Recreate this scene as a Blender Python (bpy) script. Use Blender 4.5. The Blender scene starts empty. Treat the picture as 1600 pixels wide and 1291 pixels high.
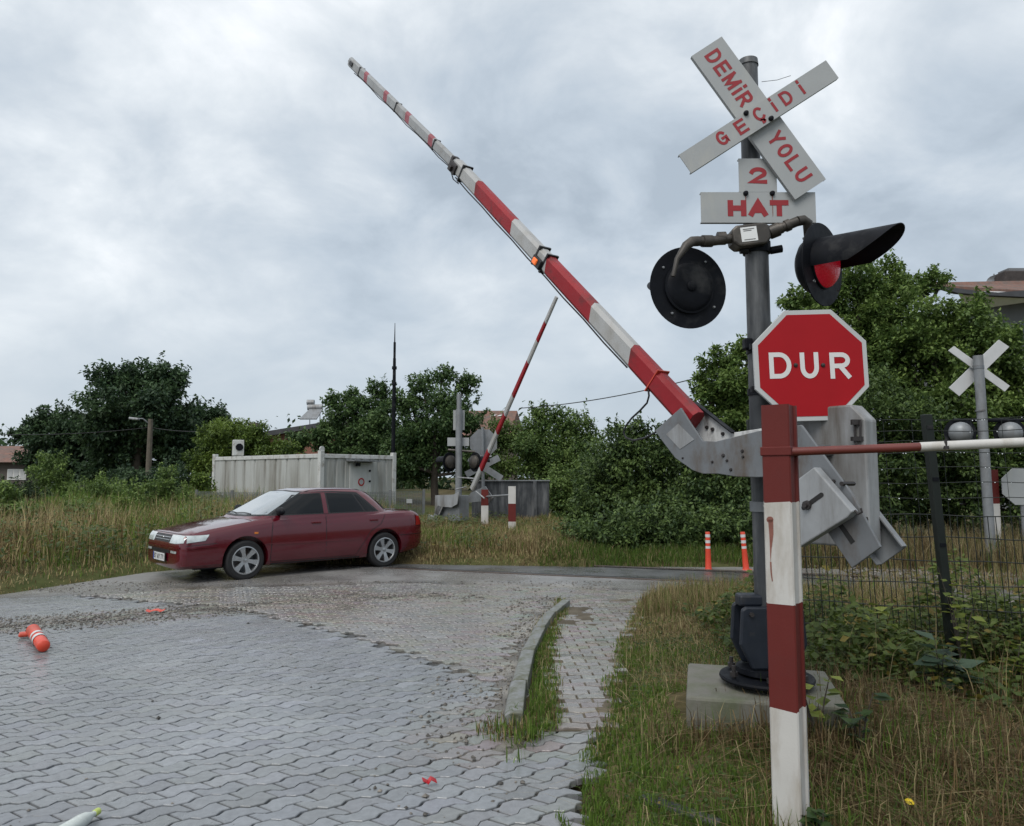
import bpy, bmesh, math, random
import numpy as np
from mathutils import Vector, Matrix
from mathutils.bvhtree import BVHTree
R = math.radians
sc = bpy.context.scene
COL = sc.collection
# ------------------------------------------------------------------ camera
F = 1164.0                       # focal length in photo pixels (photo is 1600 x 1291)
CAM_H, PITCH = 1.6, math.atan(100/1164)
cd = bpy.data.cameras.new('camera'); cam = bpy.data.objects.new('camera', cd); COL.objects.link(cam)
cam.location = (0, 0, CAM_H); cam.rotation_euler = (R(90)+PITCH, 0, 0)
cd.sensor_width = 36; cd.sensor_fit = 'HORIZONTAL'; cd.lens = 36*F/1600
cd.clip_start = 0.05; cd.clip_end = 3000
sc.camera = cam
# ------------------------------------------------------------------ light: overcast sky and a soft sun
SUN_EL, SUN_AZ = 52, 205          # azimuth of the sun, clockwise from +Y
w = bpy.data.worlds.new('World'); sc.world = w; w.use_nodes = True
nt = w.node_tree; N = nt.nodes; L = nt.links; N.clear()
def wn(t, **k):
    n = N.new(t)
    for a, b in k.items(): setattr(n, a, b)
    return n
SKY_STRENGTH = 0.1
out = wn('ShaderNodeOutputWorld'); bg = wn('ShaderNodeBackground'); bg.inputs['Strength'].default_value = SKY_STRENGTH
L.new(bg.outputs[0], out.inputs[0])
sky = wn('ShaderNodeTexSky', sky_type='NISHITA', sun_disc=False)
sky.sun_elevation = R(SUN_EL); sky.sun_rotation = R(SUN_AZ); sky.air_density = 1.2; sky.dust_density = 2.0
tc = wn('ShaderNodeTexCoord'); sep = wn('ShaderNodeSeparateXYZ'); L.new(tc.outputs['Generated'], sep.inputs[0])
def wm(op, a, b=None, clamp=False):
    n = wn('ShaderNodeMath', operation=op, use_clamp=clamp)
    for i, v in enumerate((a, b)):
        if v is None: continue
        if isinstance(v, (int, float)): n.inputs[i].default_value = v
        else: L.new(v, n.inputs[i])
    return n.outputs[0]
zz = wm('ADD', wm('MAXIMUM', sep.outputs[2], 0.0), 0.45)
comb = wn('ShaderNodeCombineXYZ')
L.new(wm('DIVIDE', sep.outputs[0], zz), comb.inputs[0]); L.new(wm('DIVIDE', sep.outputs[1], zz), comb.inputs[1])
def wnoise(scale, detail, rough, dist, off):
    mp = wn('ShaderNodeMapping'); mp.inputs['Location'].default_value = off
    L.new(comb.outputs[0], mp.inputs[0])
    n = wn('ShaderNodeTexNoise'); n.inputs['Scale'].default_value = scale; n.inputs['Detail'].default_value = detail
    n.inputs['Roughness'].default_value = rough; n.inputs['Distortion'].default_value = dist
    L.new(mp.outputs[0], n.inputs['Vector']); return n.outputs[0]
n1 = wnoise(1.7, 7, 0.50, 0.1, (3.3, 1.1, 0)); n2 = wnoise(3.7, 9, 0.56, 0.3, (7.1, 4.2, 2))
# soft masses with finer puffs; flat slate towards the horizon, brighter overhead and to the left
amp_ = wm('MULTIPLY', wm('SUBTRACT', sep.outputs[2], 0.02), 3.2, True)
cl = wm('ADD', wm('MULTIPLY', wm('SUBTRACT', n1, .5), 1.0), wm('MULTIPLY', wm('SUBTRACT', n2, .5), 1.05))
cl = wm('MULTIPLY', cl, amp_)
cl = wm('ADD', cl, wm('MULTIPLY', sep.outputs[0], -0.13))
cl = wm('ADD', cl, wm('MULTIPLY', wm('MINIMUM', wm('MAXIMUM', sep.outputs[2], 0.0), 0.5), 0.52))
cl = wm('ADD', cl, 0.36)
cr = wn('ShaderNodeValToRGB'); L.new(cl, cr.inputs[0])
e = cr.color_ramp.elements
e[0].position = 0.28; e[0].color = (.335, .39, .45, 1)
e[1].position = 0.78; e[1].color = (.76, .785, .81, 1)
m = e.new(0.40); m.color = (.41, .468, .53, 1)
m = e.new(0.52); m.color = (.49, .54, .59, 1)
m = e.new(0.66); m.color = (.62, .66, .695, 1)
mul = wn('ShaderNodeVectorMath', operation='SCALE'); mul.inputs['Scale'].default_value = 1/SKY_STRENGTH
L.new(cr.outputs[0], mul.inputs[0])
mix = wn('ShaderNodeMixRGB'); mix.inputs[0].default_value = 0.93
L.new(sky.outputs[0], mix.inputs[1]); L.new(mul.outputs[0], mix.inputs[2]); L.new(mix.outputs[0], bg.inputs[0])
sl = bpy.data.lights.new('sun', 'SUN'); sl.energy = 1.5; sl.angle = R(35); sl.color = (1, .96, .9)
so = bpy.data.objects.new('sun', sl); COL.objects.link(so)
sd = Vector((math.sin(R(SUN_AZ))*math.cos(R(SUN_EL)), math.cos(R(SUN_AZ))*math.cos(R(SUN_EL)), math.sin(R(SUN_EL))))
so.rotation_euler = sd.to_track_quat('Z', 'Y').to_euler(); so.location = sd*50
sc.view_settings.view_transform = 'Standard'; sc.view_settings.look = 'None'
sc.view_settings.exposure = 0.46; sc.view_settings.gamma = 1.0
sc.cycles.max_bounces = 6; sc.cycles.diffuse_bounces = 3; sc.cycles.glossy_bounces = 3
sc.cycles.transmission_bounces = 3; sc.cycles.transparent_max_bounces = 6
sc.cycles.use_denoising = True
# ------------------------------------------------------------------ survey helpers: sight lines of the photo
cP, sP = math.cos(PITCH), math.sin(PITCH)
def ray(px, py):
    u, v = (px-800)/F, (645.5-py)/F
    return Vector((u, cP - v*sP, sP + v*cP))
def at(px, py, Y):
    r = ray(px, py); return Vector((0, 0, CAM_H)) + r*(Y/r.y)
def gp(px, py, z=0.0):
    r = ray(px, py); return Vector((0, 0, CAM_H)) + r*((z-CAM_H)/r.z)
def at_plane(px, py, P, n):
    r = ray(px, py); o = Vector((0, 0, CAM_H))
    return o + r*((P-o).dot(n)/r.dot(n))
# ------------------------------------------------------------------ objects
ORG = {}
def tag(o, label=None, cat=None, group=None, kind=None):
    if label: o['label'] = label
    if cat: o['category'] = cat
    if group: o['group'] = group
    if kind: o['kind'] = kind
    return o
def thing(name, label, cat, loc=(0, 0, 0), group=None, rotz=0):
    o = bpy.data.objects.new(name, None); COL.objects.link(o)
    o.empty_display_size = 0.2
    o.location = loc; o.rotation_euler = (0, 0, rotz); ORG[o] = Vector(loc) if not rotz else Vector((0, 0, 0))
    return tag(o, label, cat, group)
def copy_tree(o, parent=None):
    c = o.copy(); COL.objects.link(c)
    if parent: c.parent = parent
    for ch in list(o.children): copy_tree(ch, c)
    return c
class MB:
    def __init__(s): s.v = []; s.f = []; s.m = []
    def add(s, vs, fs, mi=0):
        b = len(s.v); s.v += [Vector(v) for v in vs]
        s.f += [[b+i for i in f] for f in fs]; s.m += [mi]*len(fs); return s
    def hexa(s, p, mi=0):          # 4 bottom, 4 top
        return s.add(p, [(3, 2, 1, 0), (4, 5, 6, 7), (0, 1, 5, 4), (1, 2, 6, 5), (2, 3, 7, 6), (3, 0, 4, 7)], mi)
    def box(s, c, size, M=None, mi=0):
        x, y, z = [a/2 for a in size]; c = Vector(c)
        p = [Vector(q) for q in ((-x, -y, -z), (x, -y, -z), (x, y, -z), (-x, y, -z), (-x, -y, z), (x, -y, z), (x, y, z), (-x, y, z))]
        if M is not None: p = [M @ q for q in p]
        return s.hexa([c+q for q in p], mi)
    def tube(s, pts, r, n=12, mi=0, cap=True):
        pts = [Vector(p) for p in pts]; k = len(pts)
        rs = r if isinstance(r, (list, tuple)) else [r]*k
        t0 = (pts[1]-pts[0]).normalized()
        a = Vector((0, 0, 1)) if abs(t0.z) < .9 else Vector((1, 0, 0))
        x = t0.cross(a).normalized(); vs = []; fs = []
        for i in range(k):
            t = (pts[min(i+1, k-1)]-pts[max(i-1, 0)]).normalized()
            x = (x - t*x.dot(t)).normalized(); y = t.cross(x)
            for j in range(n):
                q = 2*math.pi*j/n; vs.append(pts[i] + (x*math.cos(q)+y*math.sin(q))*rs[i])
        for i in range(k-1):
            for j in range(n):
                jj = (j+1) % n; fs.append((i*n+j, i*n+jj, (i+1)*n+jj, (i+1)*n+j))
        if cap: fs += [tuple(range(n))[::-1], tuple((k-1)*n+j for j in range(n))]
        return s.add(vs, fs, mi)
    def lathe(s, prof, o, axis, n=32, mi=0, ref=None, a0=0, a1=2*math.pi):
        axis = Vector(axis).normalized(); o = Vector(o)
        ref = Vector(ref) if ref else (Vector((0, 0, 1)) if abs(axis.z) < .9 else Vector((1, 0, 0)))
        x = (ref-axis*ref.dot(axis)).normalized(); y = axis.cross(x)
        full = abs(a1-a0-2*math.pi) < 1e-6; nn = n if full else n+1; vs = []; fs = []
        for r, h in prof:
            for j in range(nn):
                q = a0+(a1-a0)*j/n; vs.append(o+axis*h+(x*math.cos(q)+y*math.sin(q))*max(r, 1e-5))
        for i in range(len(prof)-1):
            for j in range(n):
                jj = (j+1) % nn; fs.append((i*nn+j, i*nn+jj, (i+1)*nn+jj, (i+1)*nn+j))
        return s.add(vs, fs, mi)
    def prism(s, poly, d, mi=0):
        poly = [Vector(p) for p in poly]; d = Vector(d); n = len(poly)
        fs = [tuple(range(n)), tuple(n+i for i in range(n))[::-1]]
        fs += [(i, i+n, (i+1) % n + n, (i+1) % n) for i in range(n)]
        return s.add(poly+[p+d for p in poly], fs, mi)
    def build(s, name, mats, parent=None, loc=None, smooth=None, bevel=0, fix=True, seg=2):
        if not isinstance(mats, (list, tuple)): mats = [mats]
        off = Vector((0, 0, 0))
        if parent is not None: off = ORG.get(parent, Vector((0, 0, 0)))
        elif loc is not None: off = Vector(loc)
        me = bpy.data.meshes.new(name); me.from_pydata([v-off for v in s.v], [], s.f)
        for m in mats: me.materials.append(m)
        me.polygons.foreach_set('material_index', s.m)
        if fix:
            bm = bmesh.new(); bm.from_mesh(me); bmesh.ops.recalc_face_normals(bm, faces=bm.faces); bm.to_mesh(me); bm.free()
        if smooth is not None:
            me.shade_smooth(); me.set_sharp_from_angle(angle=R(smooth))
        o = bpy.data.objects.new(name, me); COL.objects.link(o)
        if parent is not None: o.parent = parent; ORG[o] = off
        elif loc is not None: o.location = loc; ORG[o] = off
        else: ORG[o] = off
        if bevel:
            b = o.modifiers.new('bevel', 'BEVEL'); b.width = bevel; b.segments = seg; b.limit_method = 'ANGLE'; b.angle_limit = R(40)
        return o
def fast(name, V, quads=None, tris=None, col=None, mats=(), smooth=False, loc=None):
    """one mesh out of numpy arrays"""
    V = np.asarray(V, dtype=np.float32)
    if loc is not None: V = V - np.array(loc, dtype=np.float32)
    me = bpy.data.meshes.new(name); me.vertices.add(len(V)); me.vertices.foreach_set('co', V.ravel())
    idx = []; starts = []; tot = []; s0 = 0
    for a, k in ((quads, 4), (tris, 3)):
        if a is None or len(a) == 0: continue
        a = np.asarray(a, dtype=np.int32); idx.append(a.ravel()); starts.append(s0+np.arange(len(a))*k); tot.append(np.full(len(a), k)); s0 += a.size
    idx = np.concatenate(idx).astype(np.int32); starts = np.concatenate(starts).astype(np.int32); tot = np.concatenate(tot).astype(np.int32)
    me.loops.add(len(idx)); me.loops.foreach_set('vertex_index', idx)
    me.polygons.add(len(starts)); me.polygons.foreach_set('loop_start', starts)
    try: me.polygons.foreach_set('loop_total', tot)
    except Exception: pass
    me.polygons.foreach_set('use_smooth', np.full(len(starts), bool(smooth)))
    me.update(calc_edges=True); me.validate()
    if col is not None:
        ca = me.color_attributes.new('Col', 'FLOAT_COLOR', 'POINT')
        c4 = np.ones((len(V), 4), dtype=np.float32); c4[:, :3] = col; ca.data.foreach_set('color', c4.ravel())
    for m in mats: me.materials.append(m)
    o = bpy.data.objects.new(name, me); COL.objects.link(o)
    if loc is not None: o.location = loc
    ORG[o] = Vector(loc) if loc is not None else Vector((0, 0, 0))
    return o
# ------------------------------------------------------------------ materials
def mat(name, col, rough=.55, metal=0, var=.15, vscale=5, bump=0, bscale=60, dirt=None, damt=.4, dscale=3, streak=1,
        spec=.5, coat=0, emit=None, estr=0, attr=False, trans=0, rvar=.1):
    m = bpy.data.materials.new(name); m.use_nodes = True
    t = m.node_tree; n = t.nodes; l = t.links; p = n['Principled BSDF']
    tc = n.new('ShaderNodeTexCoord'); co = tc.outputs['Object']
    def noise(scale, detail=6, vec=None, rough=.6):
        a = n.new('ShaderNodeTexNoise'); a.inputs['Scale'].default_value = scale; a.inputs['Detail'].default_value = detail
        a.inputs['Roughness'].default_value = rough; l.new(vec or co, a.inputs['Vector']); return a.outputs[0]
    def mapr(v, a, b, c, d):
        r = n.new('ShaderNodeMapRange'); l.new(v, r.inputs[0])
        for i, x in enumerate((a, b, c, d)): r.inputs[i+1].default_value = x
        return r.outputs[0]
    if attr:
        at_ = n.new('ShaderNodeAttribute'); at_.attribute_name = 'Col'; base = at_.outputs['Color']
    else:
        rgb = n.new('ShaderNodeRGB'); rgb.outputs[0].default_value = (*col, 1); base = rgb.outputs[0]
    if var:
        h = n.new('ShaderNodeHueSaturation'); l.new(base, h.inputs['Color'])
        l.new(mapr(noise(vscale), .25, .75, 1-var, 1+var), h.inputs['Value']); base = h.outputs[0]
    if dirt is not None:
        mp = n.new('ShaderNodeMapping'); mp.inputs['Scale'].default_value = (1, 1, 1/streak); l.new(co, mp.inputs[0])
        f = mapr(noise(dscale, 8, mp.outputs[0], .65), .62-damt*.35, .80-damt*.2, 0, 1)
        mx = n.new('ShaderNodeMixRGB'); l.new(f, mx.inputs[0]); l.new(base, mx.inputs[1]); mx.inputs[2].default_value = (*dirt, 1); base = mx.outputs[0]
    l.new(base, p.inputs['Base Color'])
    if rvar: l.new(mapr(noise(vscale*1.7), .3, .7, max(.02, rough-rvar), min(1, rough+rvar)), p.inputs['Roughness'])
    else: p.inputs['Roughness'].default_value = rough
    p.inputs['Metallic'].default_value = metal; p.inputs['Specular IOR Level'].default_value = spec
    p.inputs['Coat Weight'].default_value = coat; p.inputs['Coat Roughness'].default_value = .05
    if bump:
        b = n.new('ShaderNodeBump'); b.inputs['Strength'].default_value = bump; b.inputs['Distance'].default_value = .01
        l.new(noise(bscale, 8), b.inputs['Height']); l.new(b.outputs[0], p.inputs['Normal'])
    if emit is not None:
        p.inputs['Emission Color'].default_value = (*emit, 1); p.inputs['Emission Strength'].default_value = estr
    if trans:
        tr = n.new('ShaderNodeBsdfTranslucent'); l.new(base, tr.inputs[0]); ms = n.new('ShaderNodeMixShader'); ms.inputs[0].default_value = trans
        l.new(p.outputs[0], ms.inputs[1]); l.new(tr.outputs[0], ms.inputs[2]); l.new(ms.outputs[0], n['Material Output'].inputs[0])
    return m
M = {}
M['white_sign'] = mat('white_sign', (.325, .34, .345), .45, var=.05, dirt=(.40, .40, .37), damt=.25, dscale=4, streak=3)
M['sign_border'] = mat('sign_border', (.46, .475, .48), .45, var=.04)
M['red_sign'] = mat('red_sign', (.33, .005, .010), .45, var=.06, spec=.25)
M['red_letter'] = mat('red_letter', (.27, .012, .018), .5, var=.08)
M['white_letter'] = mat('white_letter', (.64, .64, .64), .45, var=.03)
M['pole_grey'] = mat('pole_grey', (.040, .044, .049), .5, .15, var=.25, vscale=8, dirt=(.17, .175, .18), damt=.45, dscale=5, streak=6)
M['galv'] = mat('galv', (.22, .232, .245), .5, .35, var=.18, vscale=7, dirt=(.16, .16, .16), damt=.4, dscale=5, streak=4)
M['galv_light'] = mat('galv_light', (.29, .302, .315), .5, .1, var=.14, vscale=6, dirt=(.10, .088, .075), damt=.46, dscale=4, streak=7, bump=.05)
M['cast_grey'] = mat('cast_grey', (.145, .155, .167), .5, .1, var=.16, vscale=5, dirt=(.09, .065, .045), damt=.36, dscale=7, streak=2.5, bump=.06)
M['plate_white'] = mat('plate_white', (.58, .59, .59), .5, var=.06, dirt=(.06, .05, .05), damt=.42, dscale=9, streak=2)
M['black_metal'] = mat('black_metal', (.005, .006, .009), .55, 0, spec=.15, var=.3, vscale=9, dirt=(.05, .05, .05), damt=.2)
M['navy_cast'] = mat('navy_cast', (.009, .013, .022), .5, .1, var=.25, vscale=9, dirt=(.06, .055, .05), damt=.3)
M['bronze'] = mat('bronze', (.050, .045, .040), .5, .3, var=.2, dirt=(.15, .13, .11), damt=.3)
M['steel'] = mat('steel', (.20, .21, .22), .42, .7, var=.2, dirt=(.12, .07, .045), damt=.35)
M['bolt'] = mat('bolt', (.045, .04, .04), .5, .5, var=.3)
M['barrier_red'] = mat('barrier_red', (.25, .010, .016), .5, spec=.3, var=.14, vscale=4, dirt=(.10, .02, .02), damt=.3, dscale=6)
M['barrier_white'] = mat('barrier_white', (.35, .355, .355), .5, var=.08, vscale=4, dirt=(.28, .27, .25), damt=.4, dscale=7, streak=2)
M['barrier_pale'] = mat('barrier_pale', (.27, .28, .285), .5, var=.12, vscale=6, dirt=(.20, .19, .18), damt=.4, dscale=9)
M['reflector_red'] = mat('reflector_red', (.24, .05, .065), .5, var=.15)
M['post_red'] = mat('post_red', (.115, .019, .016), .55, spec=.25, var=.12, vscale=6, bump=.08, bscale=90, dirt=(.09, .02, .018), damt=.3)
M['post_white'] = mat('post_white', (.50, .49, .47), .6, var=.06, vscale=5, bump=.08, bscale=90, dirt=(.30, .26, .21), damt=.48, dscale=6, streak=4)
M['rust'] = mat('rust', (.20, .075, .055), .7, var=.3, vscale=20)
M['pipe_red'] = mat('pipe_red', (.13, .028, .022), .45, var=.2, vscale=8)
M['concrete'] = mat('concrete', (.135, .13, .112), .75, var=.2, vscale=4, bump=.3, bscale=50, dirt=(.09, .10, .06), damt=.55, dscale=5, streak=2)
M['kerb'] = mat('kerb', (.20, .207, .21), .5, var=.25, vscale=6, bump=.35, bscale=60, dirt=(.07, .075, .035), damt=.55, dscale=7)
M['fence_green'] = mat('fence_green', (.006, .010, .008), .5, .1, var=.2)
M['red_lens'] = mat('red_lens', (.30, .008, .02), .25, var=.12, vscale=30, bump=.4, bscale=70, emit=(1, .015, .05), estr=.085)
M['orange_lens'] = mat('orange_lens', (.8, .16, .03), .3, emit=(1, .2, .05), estr=.25)
M['sticker'] = mat('sticker', (.72, .73, .73), .4, var=.05)
M['print_grey'] = mat('print_grey', (.10, .10, .10), .5)
M['cable'] = mat('cable', (.012, .012, .014), .5)
M['orange_plastic'] = mat('orange_plastic', (.58, .055, .025), .4, var=.1, dirt=(.3, .08, .05), damt=.3)
M['white_tape'] = mat('white_tape', (.55, .55, .55), .4, var=.06)
M['grass'] = mat('grass', (0, 0, 0), .55, attr=True, var=0, trans=.38, spec=.25, rvar=0)
M['leaf'] = mat('leaf', (0, 0, 0), .5, attr=True, var=0, trans=.35, spec=.3, rvar=0)
M['bark'] = mat('bark', (.055, .045, .036), .85, var=.35, vscale=8, bump=.5, bscale=30)
M['stone'] = mat('stone', (0, 0, 0), .55, attr=True, var=.2, vscale=30, rvar=.1)
# ------------------------------------------------------------------ lettering: stroke-built capitals and figures
def _arc(cx, cy, rx, ry, a0, a1, n=14): return [(cx+rx*math.cos(R(a0+(a1-a0)*i/n)), cy+ry*math.sin(R(a0+(a1-a0)*i/n))) for i in range(n+1)]
GL = {
 'D': [[(0, 0), (0, 1)]+_arc(.45, .5, .55, .5, 90, -90)+[(0, 0)]],
 'U': [[(0, 1), (0, .42)]+_arc(.5, .42, .5, .42, 180, 360)+[(1, 1)]],
 'R': [[(0, 0), (0, 1)], [(.1, 1)]+_arc(.58, .74, .42, .26, 90, -90, 10)+[(.1, .48)], [(.52, .45), (1, 0)]],
 'E': [[(1, 1), (0, 1), (0, 0), (1, 0)], [(0, .52), (.92, .52)]],
 'M': [[(0, 0), (0, 1)], [(0, 1), (.5, .08), (1, 1)], [(1, 1), (1, 0)]],
 'I': [[(.5, 0), (.5, 1)]], 'İ': [[(.5, 0), (.5, .70)], [(.5, 1.06), (.5, 1.13)]],
 'Y': [[(.5, 0), (.5, .45)], [(0, 1), (.5, .42), (1, 1)]],
 'O': [_arc(.5, .5, .5, .5, 90, 450, 28)], '0': [_arc(.5, .5, .5, .5, 90, 450, 24)],
 'L': [[(0, 1), (0, 0), (1, 0)]],
 'G': [_arc(.5, .5, .5, .5, 42, 330, 22)+[(1, .18), (1, .46), (.55, .46)]],
 'Ç': [_arc(.5, .5, .5, .5, 45, 315, 22), [(.5, 0), (.5, -.12)]+_arc(.47, -.2, .16, .09, 90, -110, 8)],
 'H': [[(0, 0), (0, 1)], [(1, 0), (1, 1)], [(0, .5), (1, .5)]],
 'A': [[(0, 0), (.5, 1), (1, 0)], [(.2, .30), (.8, .30)]],
 'T': [[(0, 1), (1, 1)], [(.5, 1), (.5, 0)]],
 '2': [_arc(.5, .70, .48, .30, 165, -32, 14)+[(.02, 0), (1, 0)]],
 '5': [[(.95, 1), (.15, 1), (.08, .52)]+_arc(.46, .33, .50, .33, 130, -155, 14)],
 '7': [[(0, 1), (1, 1), (.35, 0)]], '1': [[(.1, .75), (.55, 1), (.55, 0)]],
 'X': [[(0, 0), (1, 1)], [(0, 1), (1, 0)]],
}
def ribbon(pts, t, w, h):
    """one stroke as a strip with mitred corners; pts in the unit box, result in metres with the stroke kept inside w x h"""
    P = [Vector((t/2+p[0]*(w-t), t/2+p[1]*(h-t), 0)) for i, p in enumerate(pts) if i == 0 or abs(p[0]-pts[i-1][0])+abs(p[1]-pts[i-1][1]) > 1e-4]; n = len(P)
    closed = (P[0]-P[-1]).length < 1e-6
    if closed: P = P[:-1]; n -= 1
    vs = []; fs = []
    for i in range(n):
        a = P[i-1] if (i or closed) else None; b = P[(i+1) % n] if (i < n-1 or closed) else None
        d0 = (P[i]-a).normalized() if a is not None else None; d1 = (b-P[i]).normalized() if b is not None else None
        d0 = d0 or d1; d1 = d1 or d0
        m0 = Vector((-d0.y, d0.x, 0)); m1 = Vector((-d1.y, d1.x, 0)); m_ = (m0+m1)
        m_ = m_.normalized() if m_.length > .15 else m0
        k = t/2/max(.42, m_.dot(m0)); ext = Vector((0, 0, 0))
        if a is None: ext = -d1*t*.5 if not closed else ext
        if b is None: ext = d0*t*.5
        vs += [P[i]+ext+m_*k, P[i]+ext-m_*k]
    for i in range(n if closed else n-1): j = (i+1) % n; fs.append((2*i, 2*i+1, 2*j+1, 2*j))
    return vs, fs
def put_text(mb, s, c, ux, uy, width=None, height=None, stroke=.17, mi=0, lift=.0015, gap=.28, asp=None):
    """a word centred on c (capital height = height); widths of letters follow from the total width"""
    c = Vector(c); ux = Vector(ux).normalized(); uy = Vector(uy).normalized(); n = ux.cross(uy); t = height*stroke
    rel = {'İ': .30, 'I': .30, 'M': 1.22, '1': .6, ' ': .45}; ws = [rel.get(ch, 1.0) for ch in s]
    if width is None: lw = height*(asp or .78); width = sum(ws)*lw+gap*lw*(len(s)-1)
    else: lw = width/(sum(ws)+gap*(len(s)-1))
    x = -width/2; q = 0
    for ch, wr in zip(s, ws):
        w_ = wr*lw
        for pl in GL.get(ch, []):
            tt = min(t, w_*.999); v, f = ribbon(pl, tt, w_, height)
            mb.add([c+ux*(x+p.x)+uy*(p.y-height/2)+n*(lift+.0002*(q % 3)) for p in v], f, mi); q += 1
        x += w_+gap*lw
    return mb
# ------------------------------------------------------------------ the ground
rng = np.random.default_rng(7)
def vnoise(x, y, s, seed=0):
    """smooth value noise 0..1"""
    x = np.asarray(x, float)*s + seed*17.31; y = np.asarray(y, float)*s + seed*9.17
    xi = np.floor(x).astype(np.int64); yi = np.floor(y).astype(np.int64); fx = x-xi; fy = y-yi
    fx = fx*fx*(3-2*fx); fy = fy*fy*(3-2*fy)
    def h(a, b):
        q = (a*374761393 + b*668265263 + seed*1442695041) & 0x7fffffff
        q = (q ^ (q >> 13))*1274126177 & 0x7fffffff
        return ((q ^ (q >> 16)) & 0xffff)/65535.0
    return (h(xi, yi)*(1-fx)+h(xi+1, yi)*fx)*(1-fy)+(h(xi, yi+1)*(1-fx)+h(xi+1, yi+1)*fx)*fy
def fbm(x, y, s, o=4, seed=0):
    a = 0; k = 1; t = 0
    for i in range(o): a = a+k*vnoise(x, y, s*2**i, seed+i); t += k; k *= .5
    return a/t
def seg_dist(x, y, poly, closed=True):
    x = np.asarray(x, float); y = np.asarray(y, float); d = np.full(x.shape, 1e9); n = len(poly)
    for i in range(n if closed else n-1):
        ax, ay = poly[i]; bx, by = poly[(i+1) % n]; ex, ey = bx-ax, by-ay
        t = np.clip(((x-ax)*ex+(y-ay)*ey)/(ex*ex+ey*ey+1e-12), 0, 1)
        d = np.minimum(d, np.hypot(x-ax-t*ex, y-ay-t*ey))
    return d
def inside(x, y, poly):
    x = np.asarray(x, float); y = np.asarray(y, float); c = np.zeros(x.shape, bool); n = len(poly)
    for i in range(n):
        ax, ay = poly[i]; bx, by = poly[(i+1) % n]
        c ^= ((ay > y) != (by > y)) & (x < (bx-ax)*(y-ay)/(by-ay+1e-12)+ax)
    return c
def sdist(x, y, poly):            # negative inside
    d = seg_dist(x, y, poly); return np.where(inside(x, y, poly), -d, d)
KERB = [(-.06, 4.95), (-.03, 5.3), (.0, 6.1), (.09, 7.0), (.24, 8.0), (.42, 8.8), (.60, 9.45)]
ROAD = [(-40, -3), (-40, 6.6), (-12, 8.6), (-7.0, 9.9), (-6.58, 11.1), (-6.1, 12.5), (-5.2, 13.5), (-2, 13.75), (1.2, 13.35), (4.4, 13.3), (5.6, 13.0),
        (4.9, 10.6), (3.5, 10.75), (2.4, 10.45), (1.75, 9.9)] + KERB[::-1] + [(.0, 4.6), (.10, 4.2), (.3, 3.4), (.33, 2.4), (.4, -3)]
WALK = [(.62, 9.9), (1.75, 9.9), (1.55, 9.2), (1.10, 7.4), (.80, 6.0), (.62, 4.9), (.40, 4.1), (.33, 3.3), (.0, 4.2), (.10, 4.7), (.27, 5.0), (.31, 5.9), (.36, 7.2), (.58, 8.9)]
# rails
RA = Vector((3.64, 11.15, 0)); RD = Vector((-.947, .32, 0)).normalized(); RN = Vector((.32, .947, 0)).normalized()
def track_d(x, y): return (x-RA.x)*RN.x + (y-RA.y)*RN.y
def H(x, y):
    x = np.asarray(x, float); y = np.asarray(y, float)
    d = np.minimum(sdist(x, y, ROAD), sdist(x, y, WALK))
    h = np.where(d < 0, -.07, 0.0)
    k = np.clip(d/.25, 0, 1)
    hump = .16*np.clip(1.5-np.hypot((x-1.5)/1.0, (y-4.55)/.95), 0, 1)
    verge = hump+.03+.06*(fbm(x, y, .9, 3, 3)-.35)
    left = np.clip((-x-3.0)/2.5, 0, 1)*np.clip((y-8)/1.0, 0, 1)
    bank = left*(.32*np.clip(d/2.2, 0, 1)**.7+.15*np.clip(d/9, 0, 1))
    far = (1-np.clip((-x-3.0)/2.5, 0, 1))*np.clip((y-13.2)/.4, 0, 1)*np.clip((2.0-x)/1.0, 0, 1)
    mound = far*(.26*np.clip(d/1.3, 0, 1)**.7)
    farr = np.clip((y-13.3)/2, 0, 1)*np.clip((x-1.2), 0, 1)*.10
    roll = np.clip((y-18)/20, 0, 1)*.25*fbm(x, y, .12, 3, 9)
    h = np.where(d >= 0, (verge+bank+mound+farr+roll)*k - .07*(1-k), h)
    t = track_d(x, y)                                  # shallow ballast bed right of the crossing
    bed = np.clip(1-np.abs(t-.72)/1.6, 0, 1)*np.clip((x-4.4)/.8, 0, 1)
    return h*(1-np.minimum(1, bed*1.6)) + np.minimum(1, bed*1.6)*(-.02)
def gridmesh(name, xs, ys, zf, cf, m, smooth=True):
    X, Y = np.meshgrid(xs, ys); Z = zf(X, Y); nx, ny = len(xs), len(ys)
    V = np.stack([X.ravel(), Y.ravel(), Z.ravel()], 1)
    i = (np.arange(ny-1)[:, None]*nx+np.arange(nx-1)[None, :]).ravel()
    Q = np.stack([i, i+1, i+nx+1, i+nx], 1)
    return V, Q, cf(X.ravel(), Y.ravel())
def lerp3(a, b, t):
    a = np.array(a); b = np.array(b); return a+(b-a)*np.asarray(t)[:, None]
def terrain_col(x, y):
    n = fbm(x, y, .8, 4, 21); n2 = fbm(x, y, 3.0, 3, 31)
    c = lerp3((.045, .038, .020), (.13, .105, .05), n2)
    g = np.clip((n-.42)*5, 0, 1)
    c = c*(1-g[:, None]*.6)+np.array((.045, .07, .018))*g[:, None]*.6
    return c
xs = np.concatenate([-np.geomspace(600, 16, 26)[:-1], np.arange(-16, 12.01, .2), np.geomspace(12.5, 600, 26)])
ys = np.concatenate([-np.geomspace(60, 2.2, 8), np.arange(-2, 22.01, .2), np.geomspace(22.5, 900, 34)])
M['earth'] = mat('earth', (0, 0, 0), .85, attr=True, spec=.1, var=.3, vscale=6, bump=.6, bscale=25)
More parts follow.
